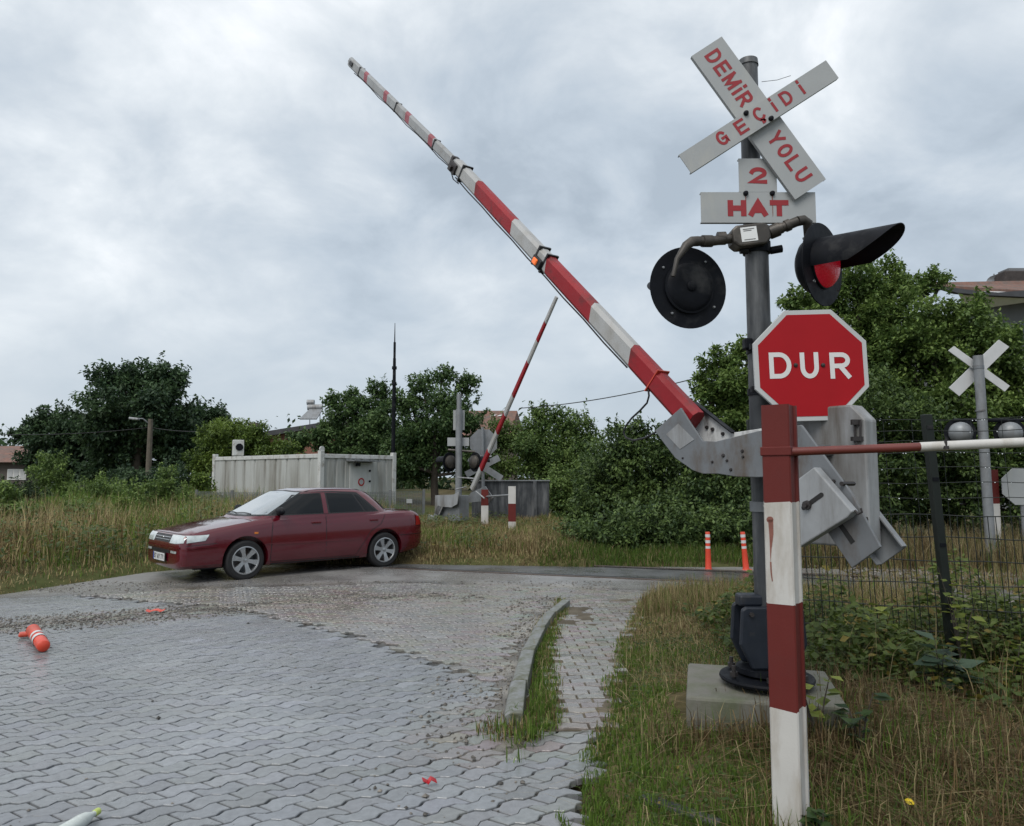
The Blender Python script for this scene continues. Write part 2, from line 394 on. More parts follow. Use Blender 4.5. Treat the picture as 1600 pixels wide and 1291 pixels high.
V, Q, C = gridmesh('ground', xs, ys, H, terrain_col, None)
g = fast('ground', V, Q, col=C, mats=[M['earth']], smooth=True); tag(g, kind='structure')
# ------------------------------------------------------------------ road bed: sand between and over the setts, wet concrete beyond
SEAM = [(-12, 12.6), (-3.6, 9.35), (-2.4, 8.46), (-1.2, 7.25), (-.21, 6.1), (-.02, 5.7)]
def seam_y(x): return np.interp(x, [p[0] for p in SEAM], [p[1] for p in SEAM])
# the gravel strip runs from the lower left to the middle of the junction
GRAV = [(-8.5, 7.2), (-5.6, 8.1), (-4.4, 8.8), (-3.3, 9.4), (-2.3, 9.9), (-1.0, 10.2)]
def grav_w(x, y):
    d = seg_dist(x, y, GRAV, False); return np.clip(1-d/(.55+.35*vnoise(x, y, .9, 5)), 0, 1)
def slab_line(x): return np.interp(x, [-14, -6.5, -4.5, -1.5, 0.5, 2.0, 6], [9.2, 9.9, 10.7, 11.3, 10.9, 10.5, 10.3])
def smooth01(t): t = np.clip(t, 0, 1); return t*t*(3-2*t)
def dirt_w(x, y):
    """how much sand lies on the setts, 0..1"""
    far = smooth01((y-seam_y(x)+.15)/.5)
    n = fbm(x, y, 1.3, 4, 41)
    edge = smooth01(1-seg_dist(x, y, KERB, False)/.85)*.75
    low = smooth01((x+1.2)/1.4)*smooth01((6.2-y)/1.0)*.55
    a = far*(.36+1.25*(n-.40)) + (edge+low)*(n+.12) + (n-.62)*.35
    return np.clip(np.maximum(a, grav_w(x, y)), 0, 1.0)
def road_z(x, y):
    slab = smooth01((y-slab_line(x))/.35)
    n = fbm(x, y, 9, 3, 51); n2 = fbm(x, y, 2.2, 2, 61)
    far = smooth01((y-seam_y(x))/.06)
    z = -.012+.013*far+.0165*dirt_w(x, y)*(.35+n)+.004*(n2-.5)
    z = z-.35*np.clip(sdist(x, y, ROAD), 0, 1)
    z = z*(1-slab)+slab*(.022-.35*np.clip(sdist(x, y, ROAD), 0, 1)+.006*(n2-.5)+.002*(n-.5))
    return z
def road_col(x, y):
    slab = smooth01((y-slab_line(x))/.5)
    n = fbm(x, y, 4, 4, 71); n2 = fbm(x, y, .7, 3, 81)
    sand = lerp3((.105, .092, .075), (.255, .235, .20), np.clip((n-.3)*2, 0, 1))
    gr = np.clip(grav_w(x, y)*1.4, 0, 1)[:, None]
    sand = sand*(1-gr*.5)*(.14+.86*np.clip(dirt_w(x, y)*1.6-.1, 0, 1))[:, None]
    conc = lerp3((.16, .155, .15), (.25, .245, .24), n)*(.8+.4*n2)[:, None]
    t = track_d(x, y); between = (smooth01((t-.02)/.05)*smooth01((1.48-t)/.05))[:, None]
    conc = conc*(1-between)+between*lerp3((.05, .052, .055), (.10, .10, .10), n)
    return sand*(1-slab[:, None])+conc*slab[:, None]
def wet_mat(name, var, bump, bscale, lo, hi, pscale=.7):
    """rain-wet stone: colour from the vertices, gloss from standing wet"""
    m = mat(name, (0, 0, 0), .4, attr=True, var=var, vscale=22, bump=bump, bscale=bscale, rvar=0)
    t = m.node_tree; n = t.nodes; l = t.links; p = n['Principled BSDF']
    tc = n.new('ShaderNodeTexCoord'); a = n.new('ShaderNodeTexNoise'); a.inputs['Scale'].default_value = pscale; a.inputs['Detail'].default_value = 7
    a.inputs['Roughness'].default_value = .62; l.new(tc.outputs['Object'], a.inputs['Vector'])
    r = n.new('ShaderNodeMapRange'); l.new(a.outputs[0], r.inputs[0])
    for i, x in enumerate((.38, .62, lo, hi)): r.inputs[i+1].default_value = x
    l.new(r.outputs[0], p.inputs['Roughness']); p.inputs['Specular IOR Level'].default_value = .6
    return m
M['road_bed'] = wet_mat('road_bed', .25, .5, 70, .08, .45)
M['paver'] = wet_mat('paver', .18, .22, 110, .06, .30)
xs = np.concatenate([-np.geomspace(40, 9.2, 22)[:-1], np.arange(-9.2, 5.81, .05)]); ys = np.concatenate([np.arange(-3, 2.4, .4), np.arange(2.4, 14.0, .05)])
V, Q, C = gridmesh('road', xs, ys, road_z, road_col, None)
qx = V[Q].mean(1); keep = sdist(qx[:, 0], qx[:, 1], ROAD) < .22
wk = sdist(qx[:, 0], qx[:, 1], WALK) < .0
keep &= ~(wk & (qx[:, 1] > 4.6))
rd = fast('road', V, Q[keep], col=C, mats=[M['road_bed']], smooth=True); tag(rd, kind='structure')
# ------------------------------------------------------------------ setts: every one a real stone with bevelled edges
def setts(name, pol_test, ang, Lp, Hp, amp, slant, box, z0, colf, tilt, seed, origin=(0, 0)):
    r = np.random.default_rng(seed); ca, sa = math.cos(ang), math.sin(ang); Vs = []; Qs = []; Ts = []; Cs = []; b = 0
    gap = .0068; bev = .0025
    zs = np.array([0, .2, .3, .7, .8, 1.0]); za = np.array([0, 0, 1, 1, 0, 0])*2-1
    tmpl_s = np.array([0, .16, .34, .66, .84, 1.0]); tmpl_a = np.array([-1, -1, 1, 1, -1, -1.0])
    k = len(tmpl_s)
    for j in range(int(box[2]/Hp)-1, int(box[3]/Hp)+1):
        t0, t1 = j*Hp, (j+1)*Hp; sh = (j*(Lp*.5+slant)) % (2*Lp)
        for i in range(int(box[0]/Lp)-3, int(box[1]/Lp)+1):
            s0 = i*Lp+sh
            cx, cy = s0+Lp/2, (t0+t1)/2
            wx, wy = origin[0]+cx*ca-cy*sa, origin[1]+cx*sa+cy*ca
            if not pol_test(wx, wy): continue
            ph = .5 if j % 2 else 0.0
            ss = tmpl_s*Lp
            wav_lo = amp*tmpl_a*(1 if j % 2 == 0 else -1); wav_hi = -wav_lo*1.0
            # the joint above is shared with the next row, whose stones are half a length over
            lo = np.stack([s0+ss+gap+(0 if True else 0), t0+wav_lo+gap], 1); hi = np.stack([s0+ss+slant, t1+wav_lo-gap], 1)
            lo[:, 0] = s0+gap+ss*(1-2*gap/Lp); hi[:, 0] = s0+slant+gap+ss*(1-2*gap/Lp)
            ring = np.concatenate([lo, hi[::-1]]); c = ring.mean(0)
            d = ring-c; ln = np.hypot(d[:, 0], d[:, 1])[:, None]; inner = ring-np.sign(d)*bev*np.array([1.0, 1.0])
            m = len(ring)
            dz = r.normal(0, .0012); tx, ty = r.normal(0, tilt, 2)
            top = z0+dz+tx*(inner[:, 0]-c[0])+ty*(inner[:, 1]-c[1])
            mid = z0+dz-.0035+tx*(ring[:, 0]-c[0])+ty*(ring[:, 1]-c[1])
            def wpt(a, z): return np.stack([origin[0]+a[:, 0]*ca-a[:, 1]*sa, origin[1]+a[:, 0]*sa+a[:, 1]*ca, z], 1)
            Vs += [wpt(inner, top), wpt(ring, mid), wpt(ring, mid-.03)]
            for q in range(k-1): Qs.append((b+q, b+q+1, b+m-2-q, b+m-1-q))
            for q in range(m):
                q2 = (q+1) % m; Qs.append((b+m+q, b+m+q2, b+q2, b+q)); Qs.append((b+2*m+q, b+2*m+q2, b+m+q2, b+m+q))
            Cs.append(np.tile(np.array(colf(wx, wy, r)), (3*m, 1))); b += 3*m
    return fast(name, np.concatenate(Vs), np.array(Qs), col=np.concatenate(Cs), mats=[M['paver']])
def near_test(x, y):
    return y < float(seam_y(x))-.01 and (bool(inside(x, y, ROAD)) or (y < 4.88 and bool(inside(x, y, WALK)))) and (float(seg_dist(np.array(x), np.array(y), KERB, False)) > .12)
def far_test(x, y):
    return y > float(seam_y(x))+.02 and y < float(slab_line(x))+.1 and bool(inside(x, y, ROAD)) and (float(seg_dist(np.array(x), np.array(y), KERB, False)) > .12)
def pc(base, sp, tint=.02):
    def f(x, y, r):
        v = float(np.clip(r.normal(1, sp), .6, 1.4))*(.82+.22*float(vnoise(x, y, .7, 91))+.14*float(vnoise(x, y, 2.3, 92)))
        k_ = min(.75, max(0, float(dirt_w(x, y))*.85+.30*(float(fbm(x, y, 1.1, 3, 95))-.5)))          # film of dried mud
        mud = (.195, .178, .150)
        c_ = (base[0]*v, base[1]*v*(1+r.normal(0, .006)), base[2]*v*(1+r.normal(0, tint)))
        return tuple(a*(1-k_)+m_*k_*(.85+.3*r.random()) for a, m_ in zip(c_, mud))
    return f
p1 = setts('road_setts', near_test, R(34), .225, .112, .0165, -.042, (-8, 8, 0, 12), .002, pc((.205, .217, .230), .075), .006, 3, origin=(-2.2, .6)); tag(p1, kind='structure')
p2 = setts('junction_setts', far_test, R(4), .222, .111, .014, -.035, (-10, 4, 0, 9), .016, pc((.215, .215, .215), .08), .008, 4, origin=(-.2, 5.0)); tag(p2, kind='structure')
def walk_test(x, y):
    return bool(inside(x, y, WALK)) and y > 4.73 and not near_test(x, y)
p3 = setts('footpath', walk_test, R(2), .205, .104, .006, .0, (-2, 4, -1, 7), .022, pc((.215, .205, .20), .12), .02, 5, origin=(-.3, 4.0)); tag(p3, kind='structure')
# soil and sand bed of the footpath, spilling past its edges
bx_ = np.arange(-.2, 2.4, .04); by_ = np.arange(3.0, 10.2, .04)
V, Q, C = gridmesh('path_bed', bx_, by_, lambda x, y: (.006+.014*(fbm(x, y, 5, 3, 301)-.4)+.016*np.clip(fbm(x, y, 1.6, 2, 303)-.45, 0, 1)*3)-.40*np.clip(sdist(x, y, WALK), 0, 1)-.02*smooth01((4.7-y)/.2), lambda x, y: lerp3((.05, .042, .03), (.15, .13, .10), fbm(x, y, 6, 3, 302)), None)
qx = V[Q].mean(1); dw = sdist(qx[:, 0], qx[:, 1], WALK); keep = (dw < .24) & (qx[:, 1] > 4.84) & (sdist(qx[:, 0], qx[:, 1], ROAD) > -.02)
pb_ = fast('path_bed', V, Q[keep], col=C, mats=[M['earth']], smooth=True); tag(pb_, kind='structure')
# kerb stones along the curve
def kerb_stone(i, a, b2, label):
    a = Vector((*a, 0)); b2 = Vector((*b2, 0)); t = (b2-a).normalized(); n = Vector((t.y, -t.x, 0)); a = a+t*.012; b2 = b2-t*.012+n*(.012*((i*7) % 3-1))
    mb = MB(); w = .13; z1 = .085
    prof = [(0, -.1), (w, -.1), (w, z1), (.045, z1), (.012, z1-.018), (0, z1-.05)]
    k = 3; vs = []
    for q in range(k+1):
        p = a.lerp(b2, q/k)
        for o_, z in prof: vs.append(p+n*o_+Vector((0, 0, z+.002*math.sin(q*3+i))))
    m = len(prof); fs = [tuple(range(m))[::-1], tuple(k*m+j for j in range(m))]
    for q in range(k):
        for j in range(m): fs.append((q*m+j, q*m+(j+1) % m, (q+1)*m+(j+1) % m, (q+1)*m+j))
    mb.add(vs, fs); o = mb.build('kerb_stone', M['kerb'], loc=(a+b2)/2, bevel=.006, smooth=40)
    return tag(o, label, 'kerb stone', 'kerb stones edging the footpath')
kl = ['short grey kerb stone at the near end of the kerb, sunk in grass', 'long grey kerb stone just behind the grassy near end',
      'grey kerb stone in the middle of the curving kerb', 'grey kerb stone after the middle of the curve towards the crossing', 'farthest grey kerb stone where the kerb meets the crossing']
kp = [(-.06, 4.95), (-.01, 5.75), (.07, 6.75), (.2, 7.75), (.38, 8.65), (.60, 9.45)]
for i in range(5): kerb_stone(i, kp[i], kp[i+1], kl[i])
# ------------------------------------------------------------------ track: rails in the crossing, ballast on the right
def on_rail(s, off, z): return RA-RD*s+RN*off+Vector((0, 0, z))     # s grows to the right
prof = [(-.065, -.12), (.065, -.12), (.065, -.10), (.012, -.085), (.012, -.03), (.036, -.02), (.036, .0), (-.036, .0), (-.036, -.02), (-.012, -.03), (-.012, -.085), (-.065, -.10)]
M['rail'] = mat('rail', (.09, .07, .06), .4, .7, var=.3, vscale=6)
for off, lab in ((0, 'nearer steel rail running through the wet crossing'), (1.5, 'farther steel rail running past the two orange bollards')):
    mb = MB(); s0, s1 = (-6.2, 16) if off == 0 else (-2.8, 16); zt = .036
    mb.prism([on_rail(s0, off+a, zt+b_) for a, b_ in prof], -RD*(s1-s0))
    o = mb.build('rail', M['rail'], loc=on_rail((s0+s1)/2, off, 0), bevel=.004); tag(o, lab, 'rail', 'rails of the level crossing')
M['flangeway'] = mat('flangeway', (.012, .011, .011), .6)
mb = MB()
for off, s0 in ((.085, -6.0), (1.40, -2.6)):
    mb.add([on_rail(s0, off-.05, .0345), on_rail(1.2, off-.05, .0345), on_rail(1.2, off+.05, .0345), on_rail(s0, off+.05, .0345)], [(0, 1, 2, 3)])
for s_ in (0.2,):
    mb.add([on_rail(s_-.9, -.55, .0330), on_rail(1.1, -.42, .0330), on_rail(1.1, -.12, .0330), on_rail(s_-.5, -.1, .0330)], [(0, 1, 2, 3)])
o = mb.build('flangeway', M['flangeway'], fix=False); tag(o, kind='structure')
M['old_concrete'] = mat('old_concrete', (.10, .095, .085), .8, var=.3, vscale=5, bump=.3, dirt=(.05, .045, .03), damt=.5)
def sleeper(s, lab):
    mb = MB(); c = on_rail(s, .75, -.02); a = math.atan2(RN.y, RN.x)
    mb.box(c, (2.4, .24, .12), Matrix.Rotation(a, 3, 'Z')); o = mb.build('sleeper', M['old_concrete'], loc=c, bevel=.02); tag(o, lab, 'sleeper', 'concrete sleepers under the rails behind the fence')
for i in range(9): sleeper(1.9+i*.62, 'grey concrete sleeper in the ballast under the rails behind the fence')
def pebbles(name, X, Y, Z, S, C, seed=1):
    r = np.random.default_rng(seed); n = len(X)
    base = np.array([(1, 0, 0), (-1, 0, 0), (0, 1, 0), (0, -1, 0), (0, 0, 1), (0, 0, -1)], float)
    tri = np.array([(0, 2, 4), (2, 1, 4), (1, 3, 4), (3, 0, 4), (2, 0, 5), (1, 2, 5), (3, 1, 5), (0, 3, 5)])
    P = base[None]*(S[:, None, None]*r.uniform(.6, 1.3, (n, 6, 1)))
    a = r.uniform(0, 6.28, n); c, s = np.cos(a)[:, None], np.sin(a)[:, None]
    x = P[:, :, 0]*c-P[:, :, 1]*s; y = P[:, :, 0]*s+P[:, :, 1]*c
    W = np.stack([x+X[:, None], y+Y[:, None], P[:, :, 2]*.7+Z[:, None]+S[:, None]*.25], 2)
    T = tri[None]+(np.arange(n)*6)[:, None, None]
    o = fast(name, W.reshape(-1, 3), tris=T.reshape(-1, 3), col=np.repeat(C, 6, 0), mats=[M['stone']]); return tag(o, kind='stuff')
n = 9000; X = rng.uniform(4.4, 14, n); Y = rng.uniform(6.5, 14, n); t = track_d(X, Y); k = (t > -1.1) & (t < 2.6); X, Y = X[k], Y[k]
C = lerp3((.05, .045, .04), (.17, .155, .14), rng.random(len(X)))
pebbles('ballast', X, Y, H(X, Y), rng.uniform(.02, .045, len(X)), C)
# grit strewn over the junction
n = 240000; X = rng.uniform(-9, 1.5, n); Y = rng.uniform(2.6, 11.5, n)
wgt = grav_w(X, Y)*1.9 + np.clip(1-seg_dist(X, Y, KERB, False)/.75, 0, 1)*.55 + (Y > seam_y(X))*.55*fbm(X, Y, 1.2, 3, 77) + np.clip((X+1.5)/1.5, 0, 1)*(Y < 5.5)*.05+.0035
k = (rng.random(n) < wgt*.55) & (sdist(X, Y, ROAD) < 0); X, Y = X[k], Y[k]
C = lerp3((.035, .032, .028), (.20, .18, .155), rng.random(len(X))**1.3)
pebbles('grit', X, Y, np.maximum(road_z(X, Y), .002), (.0025+.016*rng.random(len(X))**3.2), C, 2)
# ------------------------------------------------------------------ the crossing signal on its concrete footing
PX, PY = 1.545, 4.6
ZB = .36                                   # top of the footing
def vpx(px, py, Y): return at(px, py, Y)
X3, Y3, Z3 = Vector((1, 0, 0)), Vector((0, 1, 0)), Vector((0, 0, 1))
sig = thing('crossing_signal', 'grey railway crossing signal post with crossbuck, two black flashing lights and red stop sign', 'crossing signal', (PX, PY, ZB))
mb = MB(); mb.tube([(PX, PY, ZB+.03), (PX, PY, 3.15)], .0715, 24); mb.build('pole', M['pole_grey'], sig, smooth=40)
mb = MB(); mb.tube([(PX-.02, PY, 3.10), (PX-.02, PY, 4.24)], .058, 24)
mb.tube([(PX-.02, PY, 4.24), (PX-.02, PY, 4.28)], [.064, .060], 24); mb.build('pole', M['pole_grey'], sig, smooth=40)
# foot: two flanges with bolts, clamp casting round the pole
mb = MB()
mb.lathe([(.0, .0), (.27, 0), (.275, .012), (.27, .024), (0, .024)], (PX-.02, PY-.02, ZB+.035), Z3, 40)
mb.lathe([(.0, .0), (.19, 0), (.19, .03), (.0, .03)], (PX, PY, ZB+.075), Z3, 32)
mb.build('base_flange', M['black_metal'], sig, smooth=35)
for k in range(6):
    a = k*math.pi/3+.3; mb = MB(); c = Vector((PX-.02+.225*math.cos(a), PY-.02+.225*math.sin(a), ZB+.01))
    mb.tube([c, c+Z3*.12], .012, 10); mb.tube([c+Z3*.06, c+Z3*.085], .024, 6); mb.build('anchor_bolt', M['bolt'], sig, smooth=30)
def casting(y0, sgn):
    mb = MB(); out_ = [(-.20, .24), (-.185, .60), (-.16, .63), (.16, .63), (.185, .60), (.20, .24), (.13, -.02), (-.13, -.02)]
    base = ZB+.12
    mb.prism([(PX+a, y0, base+b*.56) for a, b in out_], (0, sgn*.035, 0))
    return mb
for y0, s in ((PY-.075, -1), (PY+.075, 1)): casting(y0, s).build('foot_clamp', M['navy_cast'], sig, bevel=.012)
mb = MB(); mb.box((PX-.03, PY, ZB+.50), (.30, .11, .07)); mb.build('foot_collar', M['navy_cast'], sig, bevel=.015)
for dx in (-.13, .13):
    mb = MB(); mb.tube([(PX+dx, PY-.11, ZB+.43), (PX+dx, PY-.128, ZB+.43)], .014, 6); mb.build('bolt', M['bolt'], sig)
# --- boards
def board(name, corners, Y, mb_mat, thick=.006, label=None):
    P = [vpx(x, y, Y) for x, y in corners]           # tl, tr, br, bl along the reading direction
    c = sum(P, Vector())/4; ux = ((P[1]-P[0])+(P[2]-P[3])); Lh = ux.length/2; ux.normalize()
    uy0 = ((P[0]-P[3])+(P[1]-P[2])); Wd = uy0.length/2; uy = (uy0-ux*uy0.dot(ux)).normalized()
    q = [c+ux*(a*Lh/2)+uy*(b*Wd/2) for a, b in ((-1, 1), (1, 1), (1, -1), (-1, -1))]
    mb = MB(); mb.prism(q, (0, thick, 0))
    # folded stiffening lips along the long edges
    for s in (1, -1):
        e0 = c+uy*(s*(Wd/2-.004)); mb.hexa([e0-ux*Lh/2+uy*-.003+Y3*thick, e0+ux*Lh/2+uy*-.003+Y3*thick, e0+ux*Lh/2+uy*.003+Y3*thick, e0-ux*Lh/2+uy*.003+Y3*thick,
                                            e0-ux*Lh/2+uy*-.003+Y3*.03, e0+ux*Lh/2+uy*-.003+Y3*.03, e0+ux*Lh/2+uy*.003+Y3*.03, e0-ux*Lh/2+uy*.003+Y3*.03])
    o = mb.build(name, mb_mat, sig); return o, c, ux, uy, Lh, Wd
YA, YB2 = 4.470, 4.430
crossA, cA, uxA, uyA, LA, WA = board('crossbuck_board', [(1129, 56), (1289, 281), (1244, 311), (1079, 89)], YA, M['white_sign'])
crossB, cB, uxB, uyB, LB, WB = board('crossbuck_board', [(1059.5, 241.6), (1291, 95), (1310, 121), (1081, 271)], YB2, M['white_sign'])
def letters(parent, s, px, py, Y, ux, uy, h, w=None, bold=.17, gap=.28, matl='red_letter', name='lettering'):
    mb = MB(); put_text(mb, s, vpx(px, py, Y), ux, uy, width=w, height=h, stroke=bold, lift=.0015, gap=gap)
    return mb.build(name, M[matl], parent, fix=False)
PXM = 4.45/1164.0
letters(crossA, 'DEMİR', 1139.5, 121.5, YA, uxA, uyA, 27*PXM, 106*PXM, .19)
letters(crossA, 'YOLU', 1233.5, 245, YA, uxA, uyA, 27*PXM, 93*PXM, .19)
for ch, x, y in (('G', 345, 473), ('E', 425, 425), ('Ç', 500, 372), ('İ', 560, 336), ('D', 614, 303), ('İ', 676, 262)):
    letters(crossB, ch, 1000+x*.372, 40+y*.372, YB2, uxB, uyB, 24*PXM, None, .19)
plate2, c2, *_ = board('track_count_plate', [(1154.5, 247.8), (1213.5, 247.8), (1213.5, 300), (1154.5, 300)], 4.506, M['white_sign'])
letters(plate2, '2', 1184.5, 274.5, 4.506, X3, Z3, 28*PXM, 29*PXM, .25)
plateH, cH, *_ = board('track_count_plate', [(1095.2, 300.4), (1274.6, 300.4), (1274.6, 348), (1095.2, 348)], 4.50, M['white_sign'])
letters(plateH, 'HAT', 1184.5, 325.5, 4.50, X3, Z3, 27*PXM, 99*PXM, .33, gap=.13)
for x, y, Y, par in ((1165.5, 177.3, YB2, crossB), (1204.5, 185.8, YB2, crossB), (1165, 302.5, 4.50, plateH), (1206.5, 302.5, 4.50, plateH)):
    mb = MB(); p = vpx(x, y, Y); mb.tube([p+Y3*.02, p-Y3*.012], .0115, 10); mb.lathe([(0, -.02), (.0125, -.017), (.0165, -.006), (.0165, 0), (0, 0)], p, Y3, 12)
    mb.build('bolt', M['black_metal'], par, smooth=40)
    if Y == 4.50:                             # rust run below the bolt
        mb = MB(); mb.prism([p+X3*-.003-Y3*.0012-Z3*.012, p+X3*.003-Y3*.0012-Z3*.012, p+X3*.0022-Y3*.0012-Z3*.135, p-X3*.0012-Y3*.0012-Z3*.15], (0, .0007, 0)); mb.build('rust_streak', M['rust'], par)
# brackets of the boards
for z in (vpx(1184, 182, 4.5).z, vpx(1184, 302, 4.5).z):
    mb = MB(); mb.lathe([(.061, -.02), (.068, -.02), (.068, .02), (.061, .02)], (PX-.02, PY, z), Z3, 24); mb.box((PX-.02, PY-.075, z), (.18, .03, .035)); mb.build('sign_bracket', M['galv'], sig)
mb = MB(); a = vpx(1190, 128, 4.58); mb.tube([a, a+Vector((.10, 0, .012)), a+Vector((.18, -.02, .03))], .0018, 5); mb.build('wire_end', M['cable'], sig)
# --- stop sign
SY = 4.40; S0 = vpx(1267.3, 570.6, SY); RR = 89.5/1164*SY/math.cos(math.pi/8)
stop = None
def octo(r, y): return [S0+Vector((r*math.cos(math.pi/8+k*math.pi/4), y, r*math.sin(math.pi/8+k*math.pi/4)*.985)) for k in range(8)]
rot = Matrix.Rotation(R(-1.5), 3, 'Y')
def octr(r, y): return [S0+rot @ (p-S0) for p in octo(r, y)]
mb = MB(); mb.prism(octr(RR, 0), (0, .022, 0)); stop = mb.build('stop_sign', M['sign_border'], sig, bevel=.002)
mb = MB(); mb.prism(octr(RR-.030, -.002), (0, .003, 0)); face = mb.build('red_face', M['red_sign'], stop)
mb = MB()
for ch, x, y, wd in (('D', 671, 312, 100), ('U', 799, 312, 84), ('R', 933, 312, 92)):
    put_text(mb, ch, vpx(980+x*.3563, 460+y*.3563, SY-.002), rot @ X3, rot @ Z3, width=wd*.3563*SY/1164*.98, height=41.5*SY/1164, stroke=.175, lift=.002)
mb.build('lettering', M['white_letter'], stop, fix=False)
for x in (738, 858):
    mb = MB(); p = vpx(980+x*.3563, 460+311*.3563, SY); mb.lathe([(0, -.012), (.011, -.009), (.013, -.002), (.013, 0)], p, Y3, 12); mb.build('bolt', M['bolt'], stop, smooth=50)
for dz in (.12, -.14):
    z = S0.z+dz; mb = MB(); mb.lathe([(.073, -.02), (.08, -.02), (.08, .02), (.073, .02)], (PX, PY, z), Z3, 24)
    mb.box(((PX+S0.x)/2+.06, SY+.045, z), (abs(S0.x-PX)+.34, .03, .035)); mb.box((PX+.03, (PY+SY)/2+.0, z), (.05, .16, .03)); mb.build('sign_bracket', M['black_metal'], sig)
mb = MB(); p = vpx(1168, 538, 4.56); mb.box(p, (.05, .07, .07)); mb.build('clamp_end', M['black_metal'], sig, bevel=.01)
# --- lamp cross arm: junction box, two pipe arms
jc = vpx(1171, 370, 4.52); jr = Matrix.Rotation(R(-7), 3, 'Y')
mb = MB()
hexo = [(-.118, -.035), (-.118, .045), (-.085, .068), (.085, .068), (.118, .045), (.118, -.035), (.085, -.068), (-.085, -.068)]
mb.prism([jc+jr @ Vector((a, -.05, b)) for a, b in hexo], (0, .13, 0)); jb = mb.build('junction_box', M['bronze'], sig, bevel=.012)
mb = MB(); pc_ = jc+Vector((-.018, -.0525, .0)); ur = jr @ X3; vr = jr @ Z3
mb.prism([pc_+ur*a+vr*b for a, b in ((-.05, -.045), (.05, -.045), (.05, .045), (-.05, .045))], (0, .002, 0)); st = mb.build('sticker', M['sticker'], jb)
mb = MB()
for i, (a, b, wd) in enumerate(((-.0, .032, .07), (-.008, .022, .05), (.0, -.034, .07))):
    mb = MB(); mb.prism([pc_+ur*(a+s*wd/2)+vr*(b+q*.0025)-Y3*.0008 for s, q in ((-1, -1), (1, -1), (1, 1), (-1, 1))], (0, .0006, 0)); mb.build('print_line', M['print_grey'], st)
mb = MB(); mb.lathe([(.073, -.035), (.085, -.035), (.085, .035), (.073, .035)], (PX, PY, jc.z-.05), Z3, 24); mb.tube([(PX+.08, PY-.02, jc.z-.07), (PX+.15, PY-.03, jc.z-.06)], .024, 10); mb.tube([(PX-.07, PY-.05, jc.z-.08), (PX-.12, PY-.05, jc.z-.08)], .02, 10)
mb.build('arm_clamp', M['black_metal'], sig, smooth=40)
LL = vpx(1076, 449.5, 4.56)                         # left lamp, seen from behind
ax_l = Vector((-.22, .97, .02)).normalized()
mb = MB(); a0 = jc+Vector((-.10, .0, -.01)); a1 = vpx(1112, 377, 4.50); a2 = vpx(1091, 377, 4.47); a3 = vpx(1072, 384, 4.42); a4 = vpx(1058, 405, 4.40); a5 = vpx(1052, 432, 4.40)
mb.tube([a0, a1, a2], .030, 14); mb.tube([a0+Vector((-.05, 0, 0)), a0+Vector((-.10, 0, -.002))], .041, 14); mb.tube([a1, a1.lerp(a2, .7)], .037, 14)
mb.tube([a2, a2.lerp(a3, .5)+Z3*.012, a3, a4, a5], [.031, .031, .028, .016, .013], 14)
mb.build('lamp_arm', M['bronze'], sig, smooth=50)
def lamp(c, ax, parent, hood_ref, hood_len, hood_short, lit, name='flashing_light', rh=.150, dep=1.0):
    root = MB()
    root.lathe([(0, .0), (.255, .0), (.258, .004), (.255, .008), (.14, .010), (0, .010)], c, ax, 56)
    o = root.build(name, M['black_metal'], parent, smooth=30)
    mb = MB()                                       # housing bowl at the back
    mb.lathe([(.158, -.001), (.165, -.010), (.165, -.018), (.152, -.020), (.146, -.026), (.125, -.033), (.08, -.038), (.032, -.040), (.030, -.048), (.024, -.052), (0, -.052)] if dep == 1 else [(.175, -.001), (.182, -.02), (.178, -.05), (.160, -.085), (.120, -.115), (.06, -.13), (0, -.133)], c, ax, 40)
    mb.build('lamp_housing', M['black_metal'], o, smooth=35)
    for k in range(4):
        a = k*math.pi/2+.6; x_ = hood_ref; y_ = ax.cross(x_)
        q = c+(x_*math.cos(a)+y_*math.sin(a))*.205; mb = MB(); mb.lathe([(0, -.012), (.007, -.010), (.009, 0)], q, ax, 8); mb.build('screw', M['galv'], o, smooth=50)
    # hood: open trough whose reach falls away to the sides
    x_ = (hood_ref-ax*hood_ref.dot(ax)).normalized(); y_ = ax.cross(x_)
    n, k = 40, 10; outr, inr = [], []
    for j in range(n+1):
        a = math.pi*(j/n-.5)*2*.54
        w_ = 1-min(1, abs(a)/(math.pi*.54))**2.6; ln = hood_short+(hood_len-hood_short)*max(0, w_)
        for q in range(k+1):
            h = .008+ln*q/k; rr = rh+.012-.012*(h/hood_len)
            outr.append(c+ax*h+(x_*math.cos(a)+y_*math.sin(a))*(rr+.0025)); inr.append(c+ax*h+(x_*math.cos(a)+y_*math.sin(a))*(rr-.0025))
    mb = MB(); m = len(outr); fs = []
    for j in range(n):
        for q in range(k):
            i = j*(k+1)+q; fs.append((i, i+1, i+k+2, i+k+1)); fs.append((m+i, m+i+k+1, m+i+k+2, m+i+1))
        i = j*(k+1)+k; fs.append((i, m+i, m+i+k+1, i+k+1))
    for q in range(k):
        for i in (q, n*(k+1)+q): fs.append((i, i+1, m+i+1, m+i))
    mb.add(outr+inr, fs); mb.build('hood', M['black_metal'], o, smooth=50)
    mb = MB(); mb.lathe([(.145, .012), (.142, .034), (.120, .060), (.08, .080), (.035, .089), (0, .090)], c, ax, 40)
    mb.build('lens', M['red_lens'] if lit else M['dark_lens'], o, smooth=60)
    mb = MB(); mb.lathe([(.145, .009), (.153, .009), (.153, .020), (.145, .022)], c, ax, 40); mb.build('lens_ring', M['black_metal'], o, smooth=40)
    return o
M['dark_lens'] = mat('dark_lens', (.12, .01, .015), .25)
lamp(LL, ax_l, sig, Z3, .42, .10, False)
LR = vpx(1284, 414, 4.50); ax_r = Vector((.66, -.75, -.03)).normalized()
ref_r = Vector((-.25, .1, 1)).normalized()
